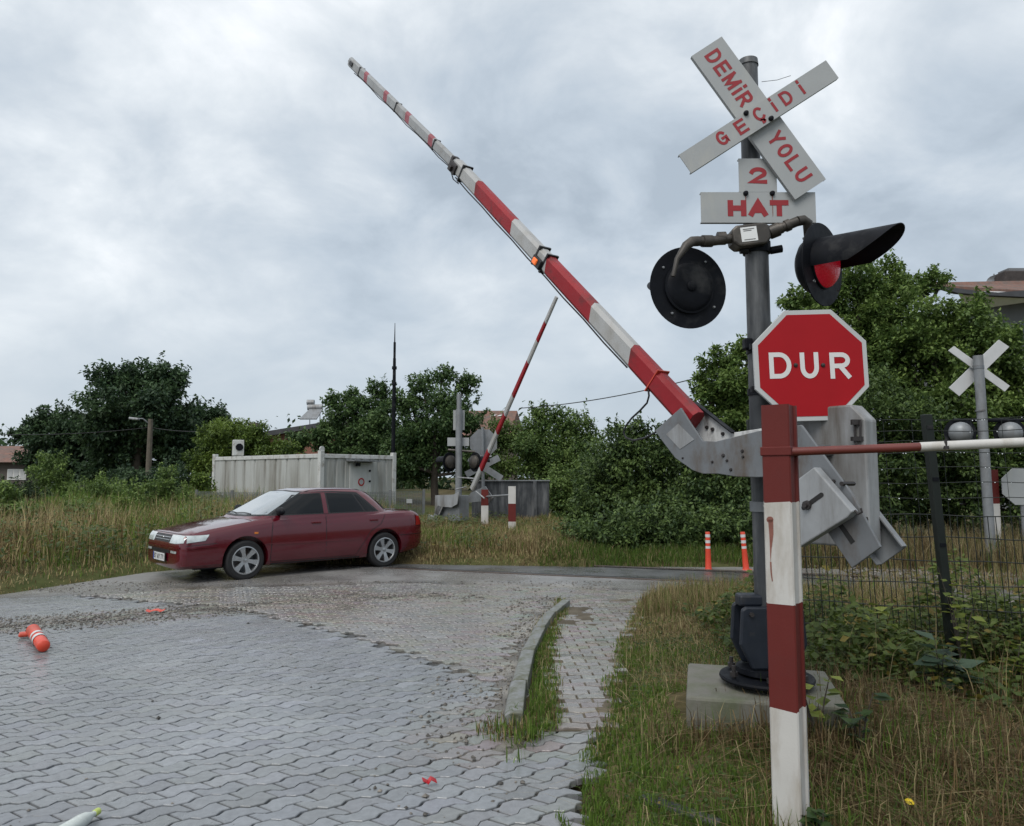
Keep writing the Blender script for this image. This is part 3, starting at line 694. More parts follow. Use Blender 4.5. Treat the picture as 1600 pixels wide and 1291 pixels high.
lamp(LR, ax_r, sig, ref_r, .47, .22, True, dep=2)
mb = MB(); b0 = jc+Vector((.10, 0, .015)); b1 = vpx(1222, 356, 4.50); b2 = vpx(1246, 346, 4.49); b3 = vpx(1262, 348, 4.50); b4 = LR+Vector((-.06, .05, .20)); b5 = LR-ax_r*.03+Z3*.14
mb.tube([b0, b1], .034, 14); mb.tube([b0+(b1-b0)*.25, b0+(b1-b0)*.8], .043, 14); mb.tube([b1, b2], .03, 14); mb.tube([b1.lerp(b2, .2), b1.lerp(b2, .5)], .037, 14); mb.tube([b2, b2.lerp(b3, .6)+Z3*.012, b3, b4, b5], [.031, .031, .03, .024, .02], 14)
mb.build('lamp_arm', M['bronze'], sig, smooth=50)
# --- concrete footing in the grass
mb = MB(); cx, cy = 1.50, 4.63; a = R(-14); Mz = Matrix.Rotation(a, 3, 'Z')
mb.box((cx, cy, ZB/2-.05), (.86, .80, ZB+.1), Mz)
o = mb.build('concrete_footing', M['concrete'], loc=(cx, cy, 0), bevel=.018); tag(o, 'weathered concrete block in the grass carrying the crossing signal', 'concrete footing')
# ------------------------------------------------------------------ the barrier machine, arm raised
n_b = Vector((.8, .6, 0)); h_b = Vector((-.6, .8, 0))                      # normal and heading of the barrier's plane
P_b = Vector((PX-.8*.30, PY-.6*.30, 0))
def bp(px, py, off=0): return at_plane(px, py, P_b, n_b)+n_b*off
bar = thing('barrier_machine', 'grey railway barrier machine with raised red and white striped arm beside the stop sign', 'barrier', (PX, PY, 1.3))
outline = [(1023, 673), (1063.5, 637), (1080, 663), (1098, 689), (1118, 690), (1150, 682), (1185, 673.5), (1252, 664), (1262, 700), (1240, 742), (1185, 746), (1150, 745), (1122, 740.5), (1098, 740.5), (1082, 735), (1055, 716), (1038, 694)]
mb = MB(); mb.prism([bp(x, y) for x, y in outline], n_b*.014); fork = mb.build('fork_plate', M['cast_grey'], bar, bevel=.004)
lab_p = [(1041, 679), (1060, 662), (1085, 687), (1063, 702)]
mb = MB(); mb.prism([bp(x, y, -.003) for x, y in lab_p], n_b*.0025); mb.build('blank_label', M['galv_light'], fork)
mb = MB()
for x, y, r in ((1130, 712, 7), (1136, 720, 5), (1160, 705, 6), (1161, 714, 5), (1113, 722, 5), (1067, 716, 4), (1142, 734, 6)):
    mb = MB(); p = bp(x, y); mb.lathe([(0, -.009), (r*.0012, -.009), (r*.0019, 0)], p, n_b, 7); mb.build('bolt', M['bolt'], fork)
D = .175                                             # the arm sits between two cheeks
mb = MB(); inner = [(1063.5, 637), (1098, 689), (1150, 682), (1200, 672), (1200, 745), (1098, 740), (1055, 716), (1023, 673)]
base = [at_plane(x, y, P_b+n_b*D, n_b)-n_b*D for x, y in [(1034, 676), (1063, 638), (1087, 629), (1147, 676), (1200, 668), (1200, 738), (1122, 734), (1098, 734), (1062, 710)]]
mb.prism([p+n_b*D for p in base], n_b*.014); cheek = mb.build('fork_plate', M['plate_white'], bar, bevel=.003)
# top edge of the far cheek is folded over
t0, t1, t2 = [p+n_b*(D-.03) for p in (base[2], base[2].lerp(base[3], .5), base[3])]
mb = MB()
for a, b_ in ((t0, t1), (t1, t2)): mb.hexa([a-Z3*.006, b_-Z3*.006, b_+n_b*.05-Z3*.006, a+n_b*.05-Z3*.006, a+Z3*.004, b_+Z3*.004, b_+n_b*.05+Z3*.004, a+n_b*.05+Z3*.004])
mb.build('fold', M['black_metal'], cheek)
mb = MB()
for x, y in ((1072, 646), (1079, 660), (1085, 672), (1105, 668), (1114, 671), (1130, 678), (1096, 648)):
    p = at_plane(x, y, P_b+n_b*D, n_b); mb = MB(); mb.lathe([(0, -.012), (.011, -.012), (.013, 0)], p, n_b, 6); mb.build('bolt', M['bolt'], cheek)
mb = MB(); lo = [(1023, 673), (1038, 694), (1055, 716), (1082, 735), (1098, 740), (1122, 740), (1185, 745)]
for (a, b_) in zip(lo[:-1], lo[1:]):
    p, q = bp(*a, .014), bp(*b_, .014); u = (q-p).normalized(); up = u.cross(n_b).normalized()
    if up.z < 0: up = -up
    mb.hexa([p+up*.002, q+up*.002, q+n_b*(D-.014)+up*.002, p+n_b*(D-.014)+up*.002, p+up*.012, q+up*.012, q+n_b*(D-.014)+up*.012, p+n_b*(D-.014)+up*.012])
mb.build('fork_web', M['cast_grey'], bar)
# arm: box section in coloured lengths with slanting joints
mid = D/2+.007
def arm_section(name, p0, p1, hh0, hh1, tt0, tt1, cuts, colmats, parent, n, taper_r=0.3):
    """cuts: fractions; colour alternates. Ring corners are sheared along the arm so that stripes slant."""
    ax = (p1-p0); Ln = ax.length; ax.normalize(); up = ax.cross(n).normalized()
    if up.z < 0: up = -up
    mb = MB(); mats = list(dict.fromkeys(colmats)); prof = []
    for i in range(len(cuts)):
        f = cuts[i]; c = p0.lerp(p1, f); hh = hh0+(hh1-hh0)*f; tt = tt0+(tt1-tt0)*f; sh = (0 if i in (0, len(cuts)-1) else .55*hh); ch = hh*.18
        ring = []
        for a, b_ in ((-hh/2+ch, -tt/2), (hh/2-ch, -tt/2), (hh/2, -tt/2+ch), (hh/2, tt/2-ch), (hh/2-ch, tt/2), (-hh/2+ch, tt/2), (-hh/2, tt/2-ch), (-hh/2, -tt/2+ch)):
            ring.append(c+up*a+n*b_+ax*(sh*a/hh*2*.5))
        prof.append(ring)
    m = 8
    for i in range(len(cuts)-1):
        fs = [(j, (j+1) % m, m+(j+1) % m, m+j) for j in range(m)]
        if i == 0: fs.append(tuple(range(m))[::-1])
        if i == len(cuts)-2: fs.append(tuple(m+j for j in range(m)))
        mb.add(prof[i]+prof[i+1], fs, mats.index(colmats[i]))
    return mb.build(name, [M[k] for k in mats], parent, smooth=20), up, ax
A0, A1, A2 = bp(1070, 658, mid), bp(702, 256, mid), bp(537, 93, mid)
def fr(px0, py0, px1, py1, x, y, off=mid):
    # fraction along the 3-D line for a photo position
    a, b_ = bp(px0, py0, 0)+n_b*off, bp(px1, py1, 0)+n_b*off; p = bp(x, y, 0)+n_b*off; d = b_-a; return (p-a).dot(d)/d.dot(d)
cut = [0]+[fr(1070, 658, 702, 256, *p) for p in ((976, 558), (916, 488), (846, 413), (793, 352), (736, 292))]+[1]
armo, upA, axA = arm_section('barrier_arm', A0, A1, .155, .138, .11, .10, cut, ['barrier_red', 'barrier_white', 'barrier_red', 'barrier_white', 'barrier_red', 'barrier_white'], bar, n_b)
cut2 = [0]; cm = []
for x, y in ((662.5, 217), (628, 183.5), (595.5, 151.5), (566, 123.5)):
    f = fr(702, 256, 541, 97, x, y); cut2 += [f-.017, f+.017]; cm += ['barrier_pale', 'reflector_red']
cut2 += [1]; cm += ['barrier_pale']
tip, upB, axB = arm_section('arm_extension', A1-axA*.05, A2, .108, .118, .06, .06, cut2, cm, armo, n_b)
mb = MB(); mb.lathe([(.028, 0), (.026, .03), (.015, .045), (0, .05)], A2, axB, 16); mb.build('end_cap', M['barrier_pale'], tip, smooth=50)
def tie(p0, p1, f, hh, tt, up, ax, par, m_='cable', wd=.018):
    c = p0.lerp(p1, f); mb = MB(); e_ = .006
    q = [(-hh/2-e_, -tt/2-e_), (hh/2+e_, -tt/2-e_), (hh/2+e_, tt/2+e_), (-hh/2-e_, tt/2+e_)]
    mb.prism([c+up*a+n_b*b_-ax*wd/2 for a, b_ in q], ax*wd); return mb.build('cable_tie', M[m_], par)
for x, y in ((669.5, 224), (611.5, 169), (557, 113)): tie(A1, A2, fr(702, 256, 541, 97, x, y), .098, .06, upB, axB, tip)
tie(A0, A1, fr(1070, 658, 702, 256, 714, 268), .155, .102, upA, axA, armo)
tie(A0, A1, fr(1070, 658, 702, 256, 1004, 606), .165, .108, upA, axA, armo, 'orange_plastic', .008)
# joint clamp and lamps on the arm
mb = MB(); c = A1-axA*.02; M3 = Matrix((axA, upA, n_b)).transposed(); mb.box(c-n_b*.055-upA*.02, (.15, .10, .03), M3); mb.box(c-n_b*.08-upA*.03, (.05, .05, .03), M3); mb.box(c+axA*.11, (.05, .115, .075), M3)
mb.build('joint_clamp', M['bolt'], armo, bevel=.008)
def armlamp(f, mt, sz=.07):
    c = A0.lerp(A1, f)-n_b*.066-upA*.03; mb = MB(); mb.box(c, (.13, .075, .03), M3); o = mb.build('arm_lamp', M['cable'], armo, bevel=.006)
    mb = MB(); mb.box(c-n_b*.018+axA*.01, (.06, .05, .02), M3); mb.build('lamp_lens', M[mt], o, bevel=.008)
    for s in (-1, 1): tie(A0, A1, f+s*.017, .16, .105, upA, axA, armo)
armlamp(fr(1070, 658, 702, 256, 836, 406), 'orange_lens')
mb = MB(); c = A2-axB*.12-n_b*.034; M4 = Matrix((axB, upB, n_b)).transposed(); mb.box(c, (.11, .05, .02), M4); mb.build('arm_lamp', M['cable'], tip, bevel=.006)
# cables: along the underside of the arm, and the loop near the fork
def hang(pts, r, par, name='cable'): mb = MB(); mb.tube(pts, r, 6); return mb.build(name, M['cable'], par, smooth=60)
und = lambda f, s=0: A0.lerp(A1, f)-upA*(.088+s)-n_b*.02
hang([und(.18+.08*i, .006*(i % 2)) for i in range(11)], .006, armo)
undb = lambda f, s=0: A1.lerp(A2, f)-upB*(.054+s)-n_b*.02
hang([undb(.02+.09*i, .012*(i % 3 == 1)) for i in range(11)], .005, armo)
hang([undb(-.01), bp(697, 268, .06), bp(700, 278, .06), bp(708, 285, .06), und(.97)], .006, armo)
loop = [(1005, 608), (1006, 618), (1003, 629), (992, 641), (979, 653), (970, 665), (966, 675), (970, 684), (982, 688), (1000, 684), (1022, 672)]
hang([bp(x, y, .05) for x, y in loop], .007, bar)
# counterweights
mb = MB(); mb.prism([bp(x, y, .0) for x, y in [(1205, 690), (1252, 664), (1330, 770), (1376, 855), (1331, 888), (1288, 825)]], n_b*.018)
cw = mb.build('counterweight_arm', M['cast_grey'], bar, bevel=.004)
mb = MB(); mb.prism([bp(x, y, -.002) for x, y in [(1310, 822), (1316, 818), (1336, 846), (1330, 851)]], n_b*.0015); mb.build('slot', M['flangeway'], cw)
mb = MB(); mb.prism([bp(x, y, -.075) for x, y in [(1284, 730), (1344, 799), (1336, 808), (1260, 855), (1203, 790)]], n_b*.066); blk = mb.build('counterweight', M['galv_light'], bar, bevel=.007)
def slot(pp, off, par, r=.011):
    a, b_ = [bp(x, y, off) for x, y in pp]; u = (b_-a).normalized(); v = u.cross(n_b).normalized(); mb = MB(); pts = []
    for k in range(9): t = math.pi/2+math.pi*k/8; pts.append(a+(u*math.cos(t)+v*math.sin(t))*r)
    for k in range(9): t = -math.pi/2+math.pi*k/8; pts.append(b_+(u*math.cos(t)+v*math.sin(t))*r)
    mb.prism(pts, n_b*.002); mb.build('slot', M['flangeway'], par)
slot([(1268, 793), (1296, 773)], -.0772, blk, .012)
mb = MB(); p = bp(1274, 789, -.078); mb.lathe([(0, -.03), (.013, -.03), (.014, -.014), (.024, -.013), (.026, 0), (0, 0)], p, n_b, 8)
mb.build('bolt', M['bolt'], blk, smooth=40); mb = MB(); mb.tube([bp(1344, 797, -.05), bp(1349, 803, -.05), bp(1355, 800, -.05), bp(1353, 794, -.05)], .006, 8); mb.build('hook', M['bolt'], blk, smooth=40); mb = MB(); p = bp(1318, 756, -.02); mb.tube([p, p+n_b*.12], .012, 8); mb.build('bolt', M['bolt'], blk, smooth=40); mb = MB(); p = bp(1303, 752, -.01); mb.tube([p, p+n_b*.1], .010, 8)
mb.build('bolt', M['bolt'], blk, smooth=40)
OF = .60                                             # the second counterweight arm, beyond the cabinet
fp = lambda x, y, o=0: at_plane(x, y, P_b+n_b*OF, n_b)+n_b*o
mb = MB(); mb.prism([fp(x, y) for x, y in [(1290, 700), (1330, 740), (1363, 788), (1415, 855), (1376, 883), (1316, 800)]], n_b*.016)
for a, b_ in (((1363, 788), (1415, 855)), ((1316, 800), (1376, 883))):
    p, q = fp(*a), fp(*b_); u = (q-p).normalized(); v = u.cross(n_b).normalized(); mb.hexa([p-n_b*.05, q-n_b*.05, q-n_b*.05+v*.012, p-n_b*.05+v*.012, p, q, q+v*.012, p+v*.012])
cw2 = mb.build('counterweight_arm', M['galv'], bar, bevel=.003)
mb = MB()
for x, y in ((1352, 812), (1362, 826), (1372, 838), (1358, 818)): mb = MB(); p = fp(x, y); mb.tube([p, p-n_b*.05], .014, 7); mb.build('bolt', M['bolt'], cw2)
mb = MB(); mb.prism([fp(x, y, -.012) for x, y in [(1356, 800), (1378, 828), (1366, 838), (1344, 812)]], n_b*.011); mb.build('clamp_plate', M['bolt'], cw2)
# cabinet: front follows the barrier's plane, top corners cut
CO = .44
cp = lambda x, y, o=0: at_plane(x, y, P_b+n_b*CO, n_b)+n_b*o
cab_poly = [(1179, 652), (1183, 644), (1330, 645), (1352, 655), (1354, 700), (1359, 835), (1180, 842)]
mb = MB(); P = [cp(x, y) for x, y in cab_poly]; zt = max(P[1].z, P[2].z); P[1].z = P[2].z = zt; P[5].z = P[6].z = 1.20; mb.prism(P, n_b*.13)
cab = mb.build('cabinet', M['galv_light'], bar, bevel=.012)
mb = MB()
for dy in (0,):
    p0 = cp(1337, 656, -.012); p1 = cp(1338, 690, -.012); mb.tube([p0, p1], .007, 8); mb.tube([cp(1346, 656, -.012), cp(1346, 690, -.012)], .006, 8)
    mb.box(cp(1340, 660, -.012), (.06, .02, .03)); mb.box(cp(1342, 686, -.012), (.07, .03, .025)); mb.tube([cp(1336, 685, -.02), cp(1340, 694, -.025), cp(1349, 696, -.02)], .004, 6)
mb.build('latch', M['bolt'], cab)
mb = MB(); mb.prism([cp(x, y, -.004) for x, y in [(1230, 812), (1356, 808), (1357, 813), (1230, 818)]], n_b*.003); mb.build('seam', M['bolt'], cab)
# shaft and the bracket that ties the machine to the pole
mb = MB(); s0 = bp(1228, 702, -.02); mb.tube([s0, s0+n_b*.66], .035, 16); mb.lathe([(0, -.012), (.045, -.012), (.05, 0)], s0, n_b, 16); mb.build('shaft', M['steel'], bar, smooth=40)
for z in (1.42, 1.85):
    mb = MB(); mb.lathe([(.073, -.03), (.084, -.03), (.084, .03), (.073, .03)], (PX, PY, z), Z3, 24); mb.box((PX+.09, PY+.07, z), (.10, .06, .05), Matrix.Rotation(.64, 3, 'Z')); mb.build('pole_bracket', M['galv'], bar)
# ------------------------------------------------------------------ the striped post in front, with its pipe rail
fpx = Vector((1.222, 3.40, 0))
post = thing('striped_post', 'thick square post with brown-red and white bands, nearest to the camera, right of the pole', 'post', fpx)
ang = R(-37); U = Vector((math.cos(ang), math.sin(ang), 0)); W = Vector((-math.sin(ang), math.cos(ang), 0))
hw, dp = .0625, .062
PH = at(1205, 634, 3.40).z
zc = [-.1]+[at(1230, y, 3.34).z for y in (1111, 945, 785)]+[PH]
mb = MB()
def section(z):
    # front flange, recessed web at the right, thin back flange: a folded steel profile
    c = .006
    q = [(-hw, -dp+c), (-hw+c, -dp), (hw-c, -dp), (hw, -dp+c), (hw, -dp+.016), (hw-.010, -dp+.02), (hw-.010, dp-.02), (hw, dp-.016), (hw, dp), (-hw, dp)]
    return [fpx+U*a+W*b+Z3*(z+(.004*math.sin(k*2.7+z*31) if .1 < z < PH-.05 else 0)) for k, (a, b) in enumerate(q)]
for i in range(4):
    s0, s1 = section(zc[i]), section(zc[i+1]); n = len(s0)
    fs = [(j, (j+1) % n, n+(j+1) % n, n+j) for j in range(n)]
    if i == 3: fs.append(tuple(n+j for j in range(n)))
    mb.add(s0+s1, fs, i % 2)
shaft_ = mb.build('post_shaft', [M['post_white'], M['post_red']], post, smooth=25)
# paint run on the upper white band
mb = MB()
def onf(px, py, l=.0012): return at_plane(px, py, fpx-W*(dp+l), W)
blob = []
for k in range(10): a = 2*math.pi*k/10; blob.append(onf(1203+5.5*math.cos(a), 812+5*math.sin(a)))
mb.prism(blob, W*.0008)
mb.prism([onf(x, y) for x, y in [(1200, 812), (1208, 812), (1208.5, 835), (1205.5, 858), (1204, 880), (1203, 858), (1202, 835)]], W*.0008)
mb.prism([onf(x, y, .0016) for x, y in [(1203, 878), (1205.2, 878), (1206, 895), (1207.5, 908), (1206.2, 909), (1204, 896)]], W*.0008)
mb.build('paint_run', M['rust'], shaft_)
mb = MB()
mb.box(fpx+Z3*at(1200, 705, 3.34).z, (2*hw+.012, 2*dp+.012, .04), Matrix((U, W, Z3)).transposed()); clampb = mb.build('pipe_clamp', M['post_red'], post, bevel=.004)
pa, pb, pc2 = at(1236, 706, 3.34), at(1437, 698.5, 3.28), at(1660, 688.5, 3.2)
mb = MB(); mb.tube([pa, pb], .019, 16); rail_o = mb.build('pipe_rail', M['pipe_red'], post, smooth=50)
mb = MB(); mb.tube([pb, pc2], .0205, 16); rail_w = mb.build('pipe_rail', M['post_white'], post, smooth=50)
mb = MB(); p = at(1478, 697, 3.25); mb.tube([p-Z3*.012, p+Z3*.028], .006, 8); mb.tube([p-Z3*.014, p], .012, 8); mb.build('bolt', M['bolt'], rail_w)
M['water'] = mat('water', (.8, .85, .9), .05, var=0, spec=.8, rvar=0)
# ------------------------------------------------------------------ green mesh fence on the right
fence = thing('mesh_fence', 'dark green welded mesh fence with leaning post, right of the barrier machine', 'fence', (4.0, 6.3, 0))
def fl(t):  return Vector((2.35, 7.05, 0)).lerp(Vector((5.2, 5.95, 0)), t)      # foot line
lean = Vector((-.085, 0, 0))
def fpt(t, z): return fl(t)+Z3*z+lean*(z/2.0)
FT = 2.14
mb = MB(); nw = 54
for i in range(nw+1):
    t = i/nw; top = 1.27
    mb.tube([fpt(t, .02), fpt(t, .6)+Vector((.012*math.sin(i*2.1), 0, 0)), fpt(t, top)], .0042, 4, cap=False)
for z in (.08, .28, .48, .68, .88, 1.08, 1.27): mb.tube([fpt(i/12, z+.008*math.sin(i*1.7+z*9)) for i in range(13)], .0046, 4, cap=False)
panel = mb.build('mesh_panel', M['fence_green'], fence)
mb = MB()
for z in (1.42, 1.55, 1.68, 1.81, 1.91, 2.0, 2.1): mb.tube([fpt(i/12, z+.010*math.sin(i*1.3+z*7)) for i in range(13)], .0032, 4, cap=False)
for i in range(0, nw, 4): mb.tube([fpt(i/nw, 1.27), fpt(i/nw, 2.1)], .0022, 4, cap=False)
mb.build('barbed_wire', M['fence_green'], fence)
r_ = random.Random(4); mb = MB()
for k in range(120):
    z = r_.choice((1.42, 1.55, 1.68, 1.81, 1.91, 2.0, 2.1)); t = r_.random(); p = fpt(t, z+.010*math.sin(t*12*1.3+z*7)-.006); s = r_.uniform(.004, .0065)
    mb.add([p+Vector(q)*s for q in ((1, 0, 0), (-1, 0, 0), (0, 1, 0), (0, -1, 0), (0, 0, 1), (0, 0, -1.3))], [(0, 2, 4), (2, 1, 4), (1, 3, 4), (3, 0, 4), (2, 0, 5), (1, 2, 5), (3, 1, 5), (0, 3, 5)])
o = mb.build('rain_drops', M['water'], fence, smooth=180); tag(o, kind='stuff')
for px_b, py_b, px_t, py_t, Y in ((1492, 1050, 1447, 648, 6.32),):
    p0, p1 = at(px_b, py_b, Y), at(px_t, py_t, Y-.05); p0.z = -.05
    mb = MB(); d = (p1-p0); mb.prism([p0+Vector((-.034, -.034, 0)), p0+Vector((.034, -.034, 0)), p0+Vector((.034, .034, 0)), p0+Vector((-.034, .034, 0))], d); mb.build('fence_post', M['fence_green'], fence, bevel=.005)
    for f in (.25, .5, .75, .95): mb = MB(); q = p0+d*f; mb.box(q-Y3*.036, (.05, .012, .03)); mb.build('post_clip', M['black_metal'], fence)
p0, p1 = fpt(0, 0), fpt(0, FT); mb = MB(); mb.prism([p0+Vector((-.03, -.03, 0)), p0+Vector((.03, -.03, 0)), p0+Vector((.03, .03, 0)), p0+Vector((-.03, .03, 0))], p1-p0); mb.build('fence_post', M['fence_green'], fence, bevel=.005)
# ------------------------------------------------------------------ the burgundy saloon
def shader_paint():
    m = mat('car_paint', (.092, .005, .012), .16, .1, var=.05, coat=.8, rvar=.05); return m
M['car_paint'] = shader_paint()
M['glass_dark'] = mat('glass_dark', (.004, .005, .006), .06, 0, var=0, rvar=0, spec=.35)
M['windscreen'] = mat('windscreen', (.22, .25, .27), .06, 0, var=.1, rvar=0, spec=1.0, coat=1)
M['gasket'] = mat('gasket', (.010, .010, .011), .5, var=0)
M['headlight_glass'] = mat('headlight_glass', (.50, .55, .55), .12, .2, var=.25, vscale=14, rvar=0, coat=1)
M['amber'] = mat('amber', (.55, .17, .03), .2, coat=.6); M['tail_red'] = mat('tail_red', (.28, .012, .012), .15, coat=.8)
M['chrome'] = mat('chrome', (.45, .46, .47), .22, .9, var=.1)
M['alloy'] = mat('alloy', (.42, .43, .44), .33, .75, var=.1)
M['tyre'] = mat('tyre', (.012, .012, .013), .75, var=.2, bump=.2, bscale=60)
M['plate_w'] = mat('plate_w', (.62, .63, .63), .4); M['plate_k'] = mat('plate_k', (.015, .015, .015), .5); M['plate_b'] = mat('plate_b', (.02, .05, .25), .5)
CAR_S = 1.02
WX0, WX1, WZ, WR, WY = .97, 3.43, .297, .302, .735
HA = R(42); heading = Vector((-math.cos(HA), -math.sin(HA), 0)); leftv = Vector((-heading.y, heading.x, 0))
hd_ = math.atan2(heading.y, heading.x); fw = gp(383, 908)                # where the nearer front tyre stands
org = fw-leftv*(WY+.09)*CAR_S-heading*((2.1-WX0)*CAR_S)
car = thing('parked_car', 'burgundy four-door saloon car standing on the wet junction, facing left', 'car', (org.x, org.y, .012), rotz=hd_)
car.scale = (CAR_S,)*3; ORG[car] = Vector((0, 0, 0))
def CX(x, y, z): return Vector((2.1-x, y, z))
ST = [  # x, half width, bottom, shoulder, top
 (0.00, .62, .27, .55, .565), (.02, .725, .225, .605, .63), (.05, .776, .205, .66, .70), (.09, .80, .20, .695, .735), (.20, .815, .20, .705, .755), (.45, .828, .20, .755, .81), (.85, .84, .19, .82, .875),
 (1.2, .843, .18, .875, .925), (1.5, .845, .17, .905, .945), (2.2, .847, .17, .915, .94), (3.0, .847, .17, .925, .95), (3.5, .843, .18, .935, .965), (3.8, .836, .20, .94, .98), (4.05, .822, .24, .93, .972),
 (4.17, .79, .27, .895, .93), (4.235, .755, .30, .80, .83), (4.262, .70, .34, .66, .68)]
sxs = [s[0] for s in ST]
xs_ = sorted(set([0, .012, .025, .045, .07, .095, .12, .16, .2, .27, .35]+list(np.arange(.45, 4.0, .12))+[4.05, 4.11, 4.17, 4.205, 4.235, 4.25, 4.262]))
def sect(x):
    hw_, zb, zs, zt = [float(np.interp(x, sxs, [s[k] for s in ST])) for k in (1, 2, 3, 4)]
    yy = [0, .72, .915, .972, .995, 1.0, .997, .990, .978, .955, .90, .6, .3]
    lz = lambda f: zb+(zs-zb)*f
    crease = .006 if .5 < x < 3.9 else 0
    zz_ = [zb, zb, zb+.025, lz(.13), lz(.32), lz(.50), lz(.66), lz(.80), lz(.90), lz(.975), zs+.45*(zt-zs), zs+.92*(zt-zs), zt-.004]
    return [(a*hw_, z) for a, z in zip(yy, zz_)]+[(0, zt)]
V_, F_ = [], []; prev = None
for x in xs_:
    s = sect(x); full = [(y, z) for y, z in s]+[(-y, z) for y, z in s[::-1][1:-1]]
    b = len(V_); V_ += [CX(x, y, z) for y, z in full]; n = len(full)
    if prev is not None: F_ += [(prev+j, prev+(j+1) % n, b+(j+1) % n, b+j) for j in range(n)]
    else: F_.append(tuple(b+j for j in range(n)))
    prev = b
F_.append(tuple(prev+j for j in range(n))[::-1])
tmp = bpy.data.meshes.new('lower'); tmp.from_pydata(V_, [], F_)
bm = bmesh.new(); bm.from_mesh(tmp); bmesh.ops.recalc_face_normals(bm, faces=bm.faces); bm.to_mesh(tmp); bm.free()
ob = bpy.data.objects.new('lower', tmp); COL.objects.link(ob)
cut_ = MB()
for wx in (WX0, WX1):
    for s in (1, -1):
        prof = [(0, .0), (.352, .0), (.352, .36), (0, .36)]
        cut_.lathe(prof, CX(wx, s*.55, WZ+.015), (0, s, 0), 40)
cm_ = bpy.data.meshes.new('arches'); cm_.from_pydata(cut_.v, [], cut_.f); bm = bmesh.new(); bm.from_mesh(cm_); bmesh.ops.remove_doubles(bm, verts=bm.verts, dist=1e-4); bmesh.ops.recalc_face_normals(bm, faces=bm.faces); bm.to_mesh(cm_); bm.free()
oc = bpy.data.objects.new('arches', cm_); COL.objects.link(oc)
md = ob.modifiers.new('cut', 'BOOLEAN'); md.object = oc; md.operation = 'DIFFERENCE'; md.solver = 'EXACT'
dg = bpy.context.evaluated_depsgraph_get(); low = bpy.data.meshes.new_from_object(ob.evaluated_get(dg))
for o_ in (ob, oc): bpy.data.objects.remove(o_)
# cabin
LV = [(0.86, 1.02, 3.8, 0.8), (0.93, 1.115, 3.7, 0.792), (1.03, 1.31, 3.585, 0.752), (1.13, 1.505, 3.475, 0.708), (1.23, 1.7, 3.35, 0.662), (1.3, 1.845, 3.24, 0.622), (1.335, 1.97, 3.15, 0.588), (1.36, 2.12, 3.02, 0.52), (1.375, 2.32, 2.85, 0.38), (1.38, 2.47, 2.7, 0.15)]
gv, gf = [], []; NR = 72; ex = 5.2
for k, (z, a, b_, hw_) in enumerate(LV):
    cx = (a+b_)/2; ra = (b_-a)/2
    for j in range(NR):
        t = 2*math.pi*j/NR; cu, su = math.cos(t), math.sin(t)
        e_ = 2/ex; px_ = math.copysign(abs(cu)**e_, cu); py_ = math.copysign(abs(su)**e_, su)
        bulge = .02*(1-px_*px_)*(1 if abs(py_) > .9 else 0)
        crown = .016*(1-(py_)**2) if z > 1.25 else 0
        gv.append(CX(cx+ra*px_, hw_*py_+math.copysign(bulge, su)*abs(py_), z))
for k in range(len(LV)-1):
    for j in range(NR): jj = (j+1) % NR; gf.append((k*NR+j, k*NR+jj, (k+1)*NR+jj, (k+1)*NR+j))
gf.append(tuple((len(LV)-1)*NR+j for j in range(NR)))
bm = bmesh.new(); bm.from_mesh(low)
vs_ = [bm.verts.new(v) for v in gv]
for f in gf: bm.faces.new([vs_[i] for i in f])
bmesh.ops.recalc_face_normals(bm, faces=bm.faces)
body_me = bpy.data.meshes.new('body'); bm.to_mesh(body_me); bm.free(); body_me.materials.append(M['car_paint'])
for p in body_me.polygons: p.material_index = 0
body_me.shade_smooth(); body_me.set_sharp_from_angle(angle=R(32))
body = bpy.data.objects.new('body', body_me); COL.objects.link(body); body.parent = car; ORG[body] = Vector((0, 0, 0))
bvh = BVHTree.FromPolygons([v.co for v in body_me.vertices], [tuple(p.vertices) for p in body_me.polygons])
def hit_side(x, z, s=1): return bvh.ray_cast(CX(x, s*3, z), Vector((0, -s, 0)))
def hit_front(y, z, s=1): return bvh.ray_cast(Vector((s*6, y, z)), Vector((-s, 0, 0)))
def hit_top(x, y): return bvh.ray_cast(CX(x, y, 4), Vector((0, 0, -1)))
def patch(mb, lo, up, proj, off, nv=6, nu=10, mi=0):
    """a skin on the body between a lower and an upper edge, lifted off by `off`"""
    def along(pl, t):
        d = [0]
        for a, b_ in zip(pl[:-1], pl[1:]): d.append(d[-1]+math.hypot(b_[0]-a[0], b_[1]-a[1]))
        t *= d[-1]
        return (float(np.interp(t, d, [p[0] for p in pl])), float(np.interp(t, d, [p[1] for p in pl])))
    g = []
    for i in range(nu+1):
        a, b_ = along(lo, i/nu), along(up, i/nu)
        for j in range(nv+1):
            f = j/nv; h = proj(a[0]+(b_[0]-a[0])*f, a[1]+(b_[1]-a[1])*f)
            if h[0] is None: h = (g[-1] if g else Vector((0, 0, 0)), Vector((0, 0, 0)))
            g.append(h[0]+h[1]*off)
    mb.add(g, [(i*(nv+1)+j, (i+1)*(nv+1)+j, (i+1)*(nv+1)+j+1, i*(nv+1)+j+1) for i in range(nu) for j in range(nv)], mi); return mb
def cpart(mb, name, m, par=None, **k): return mb.build(name, m, par or car, **k)
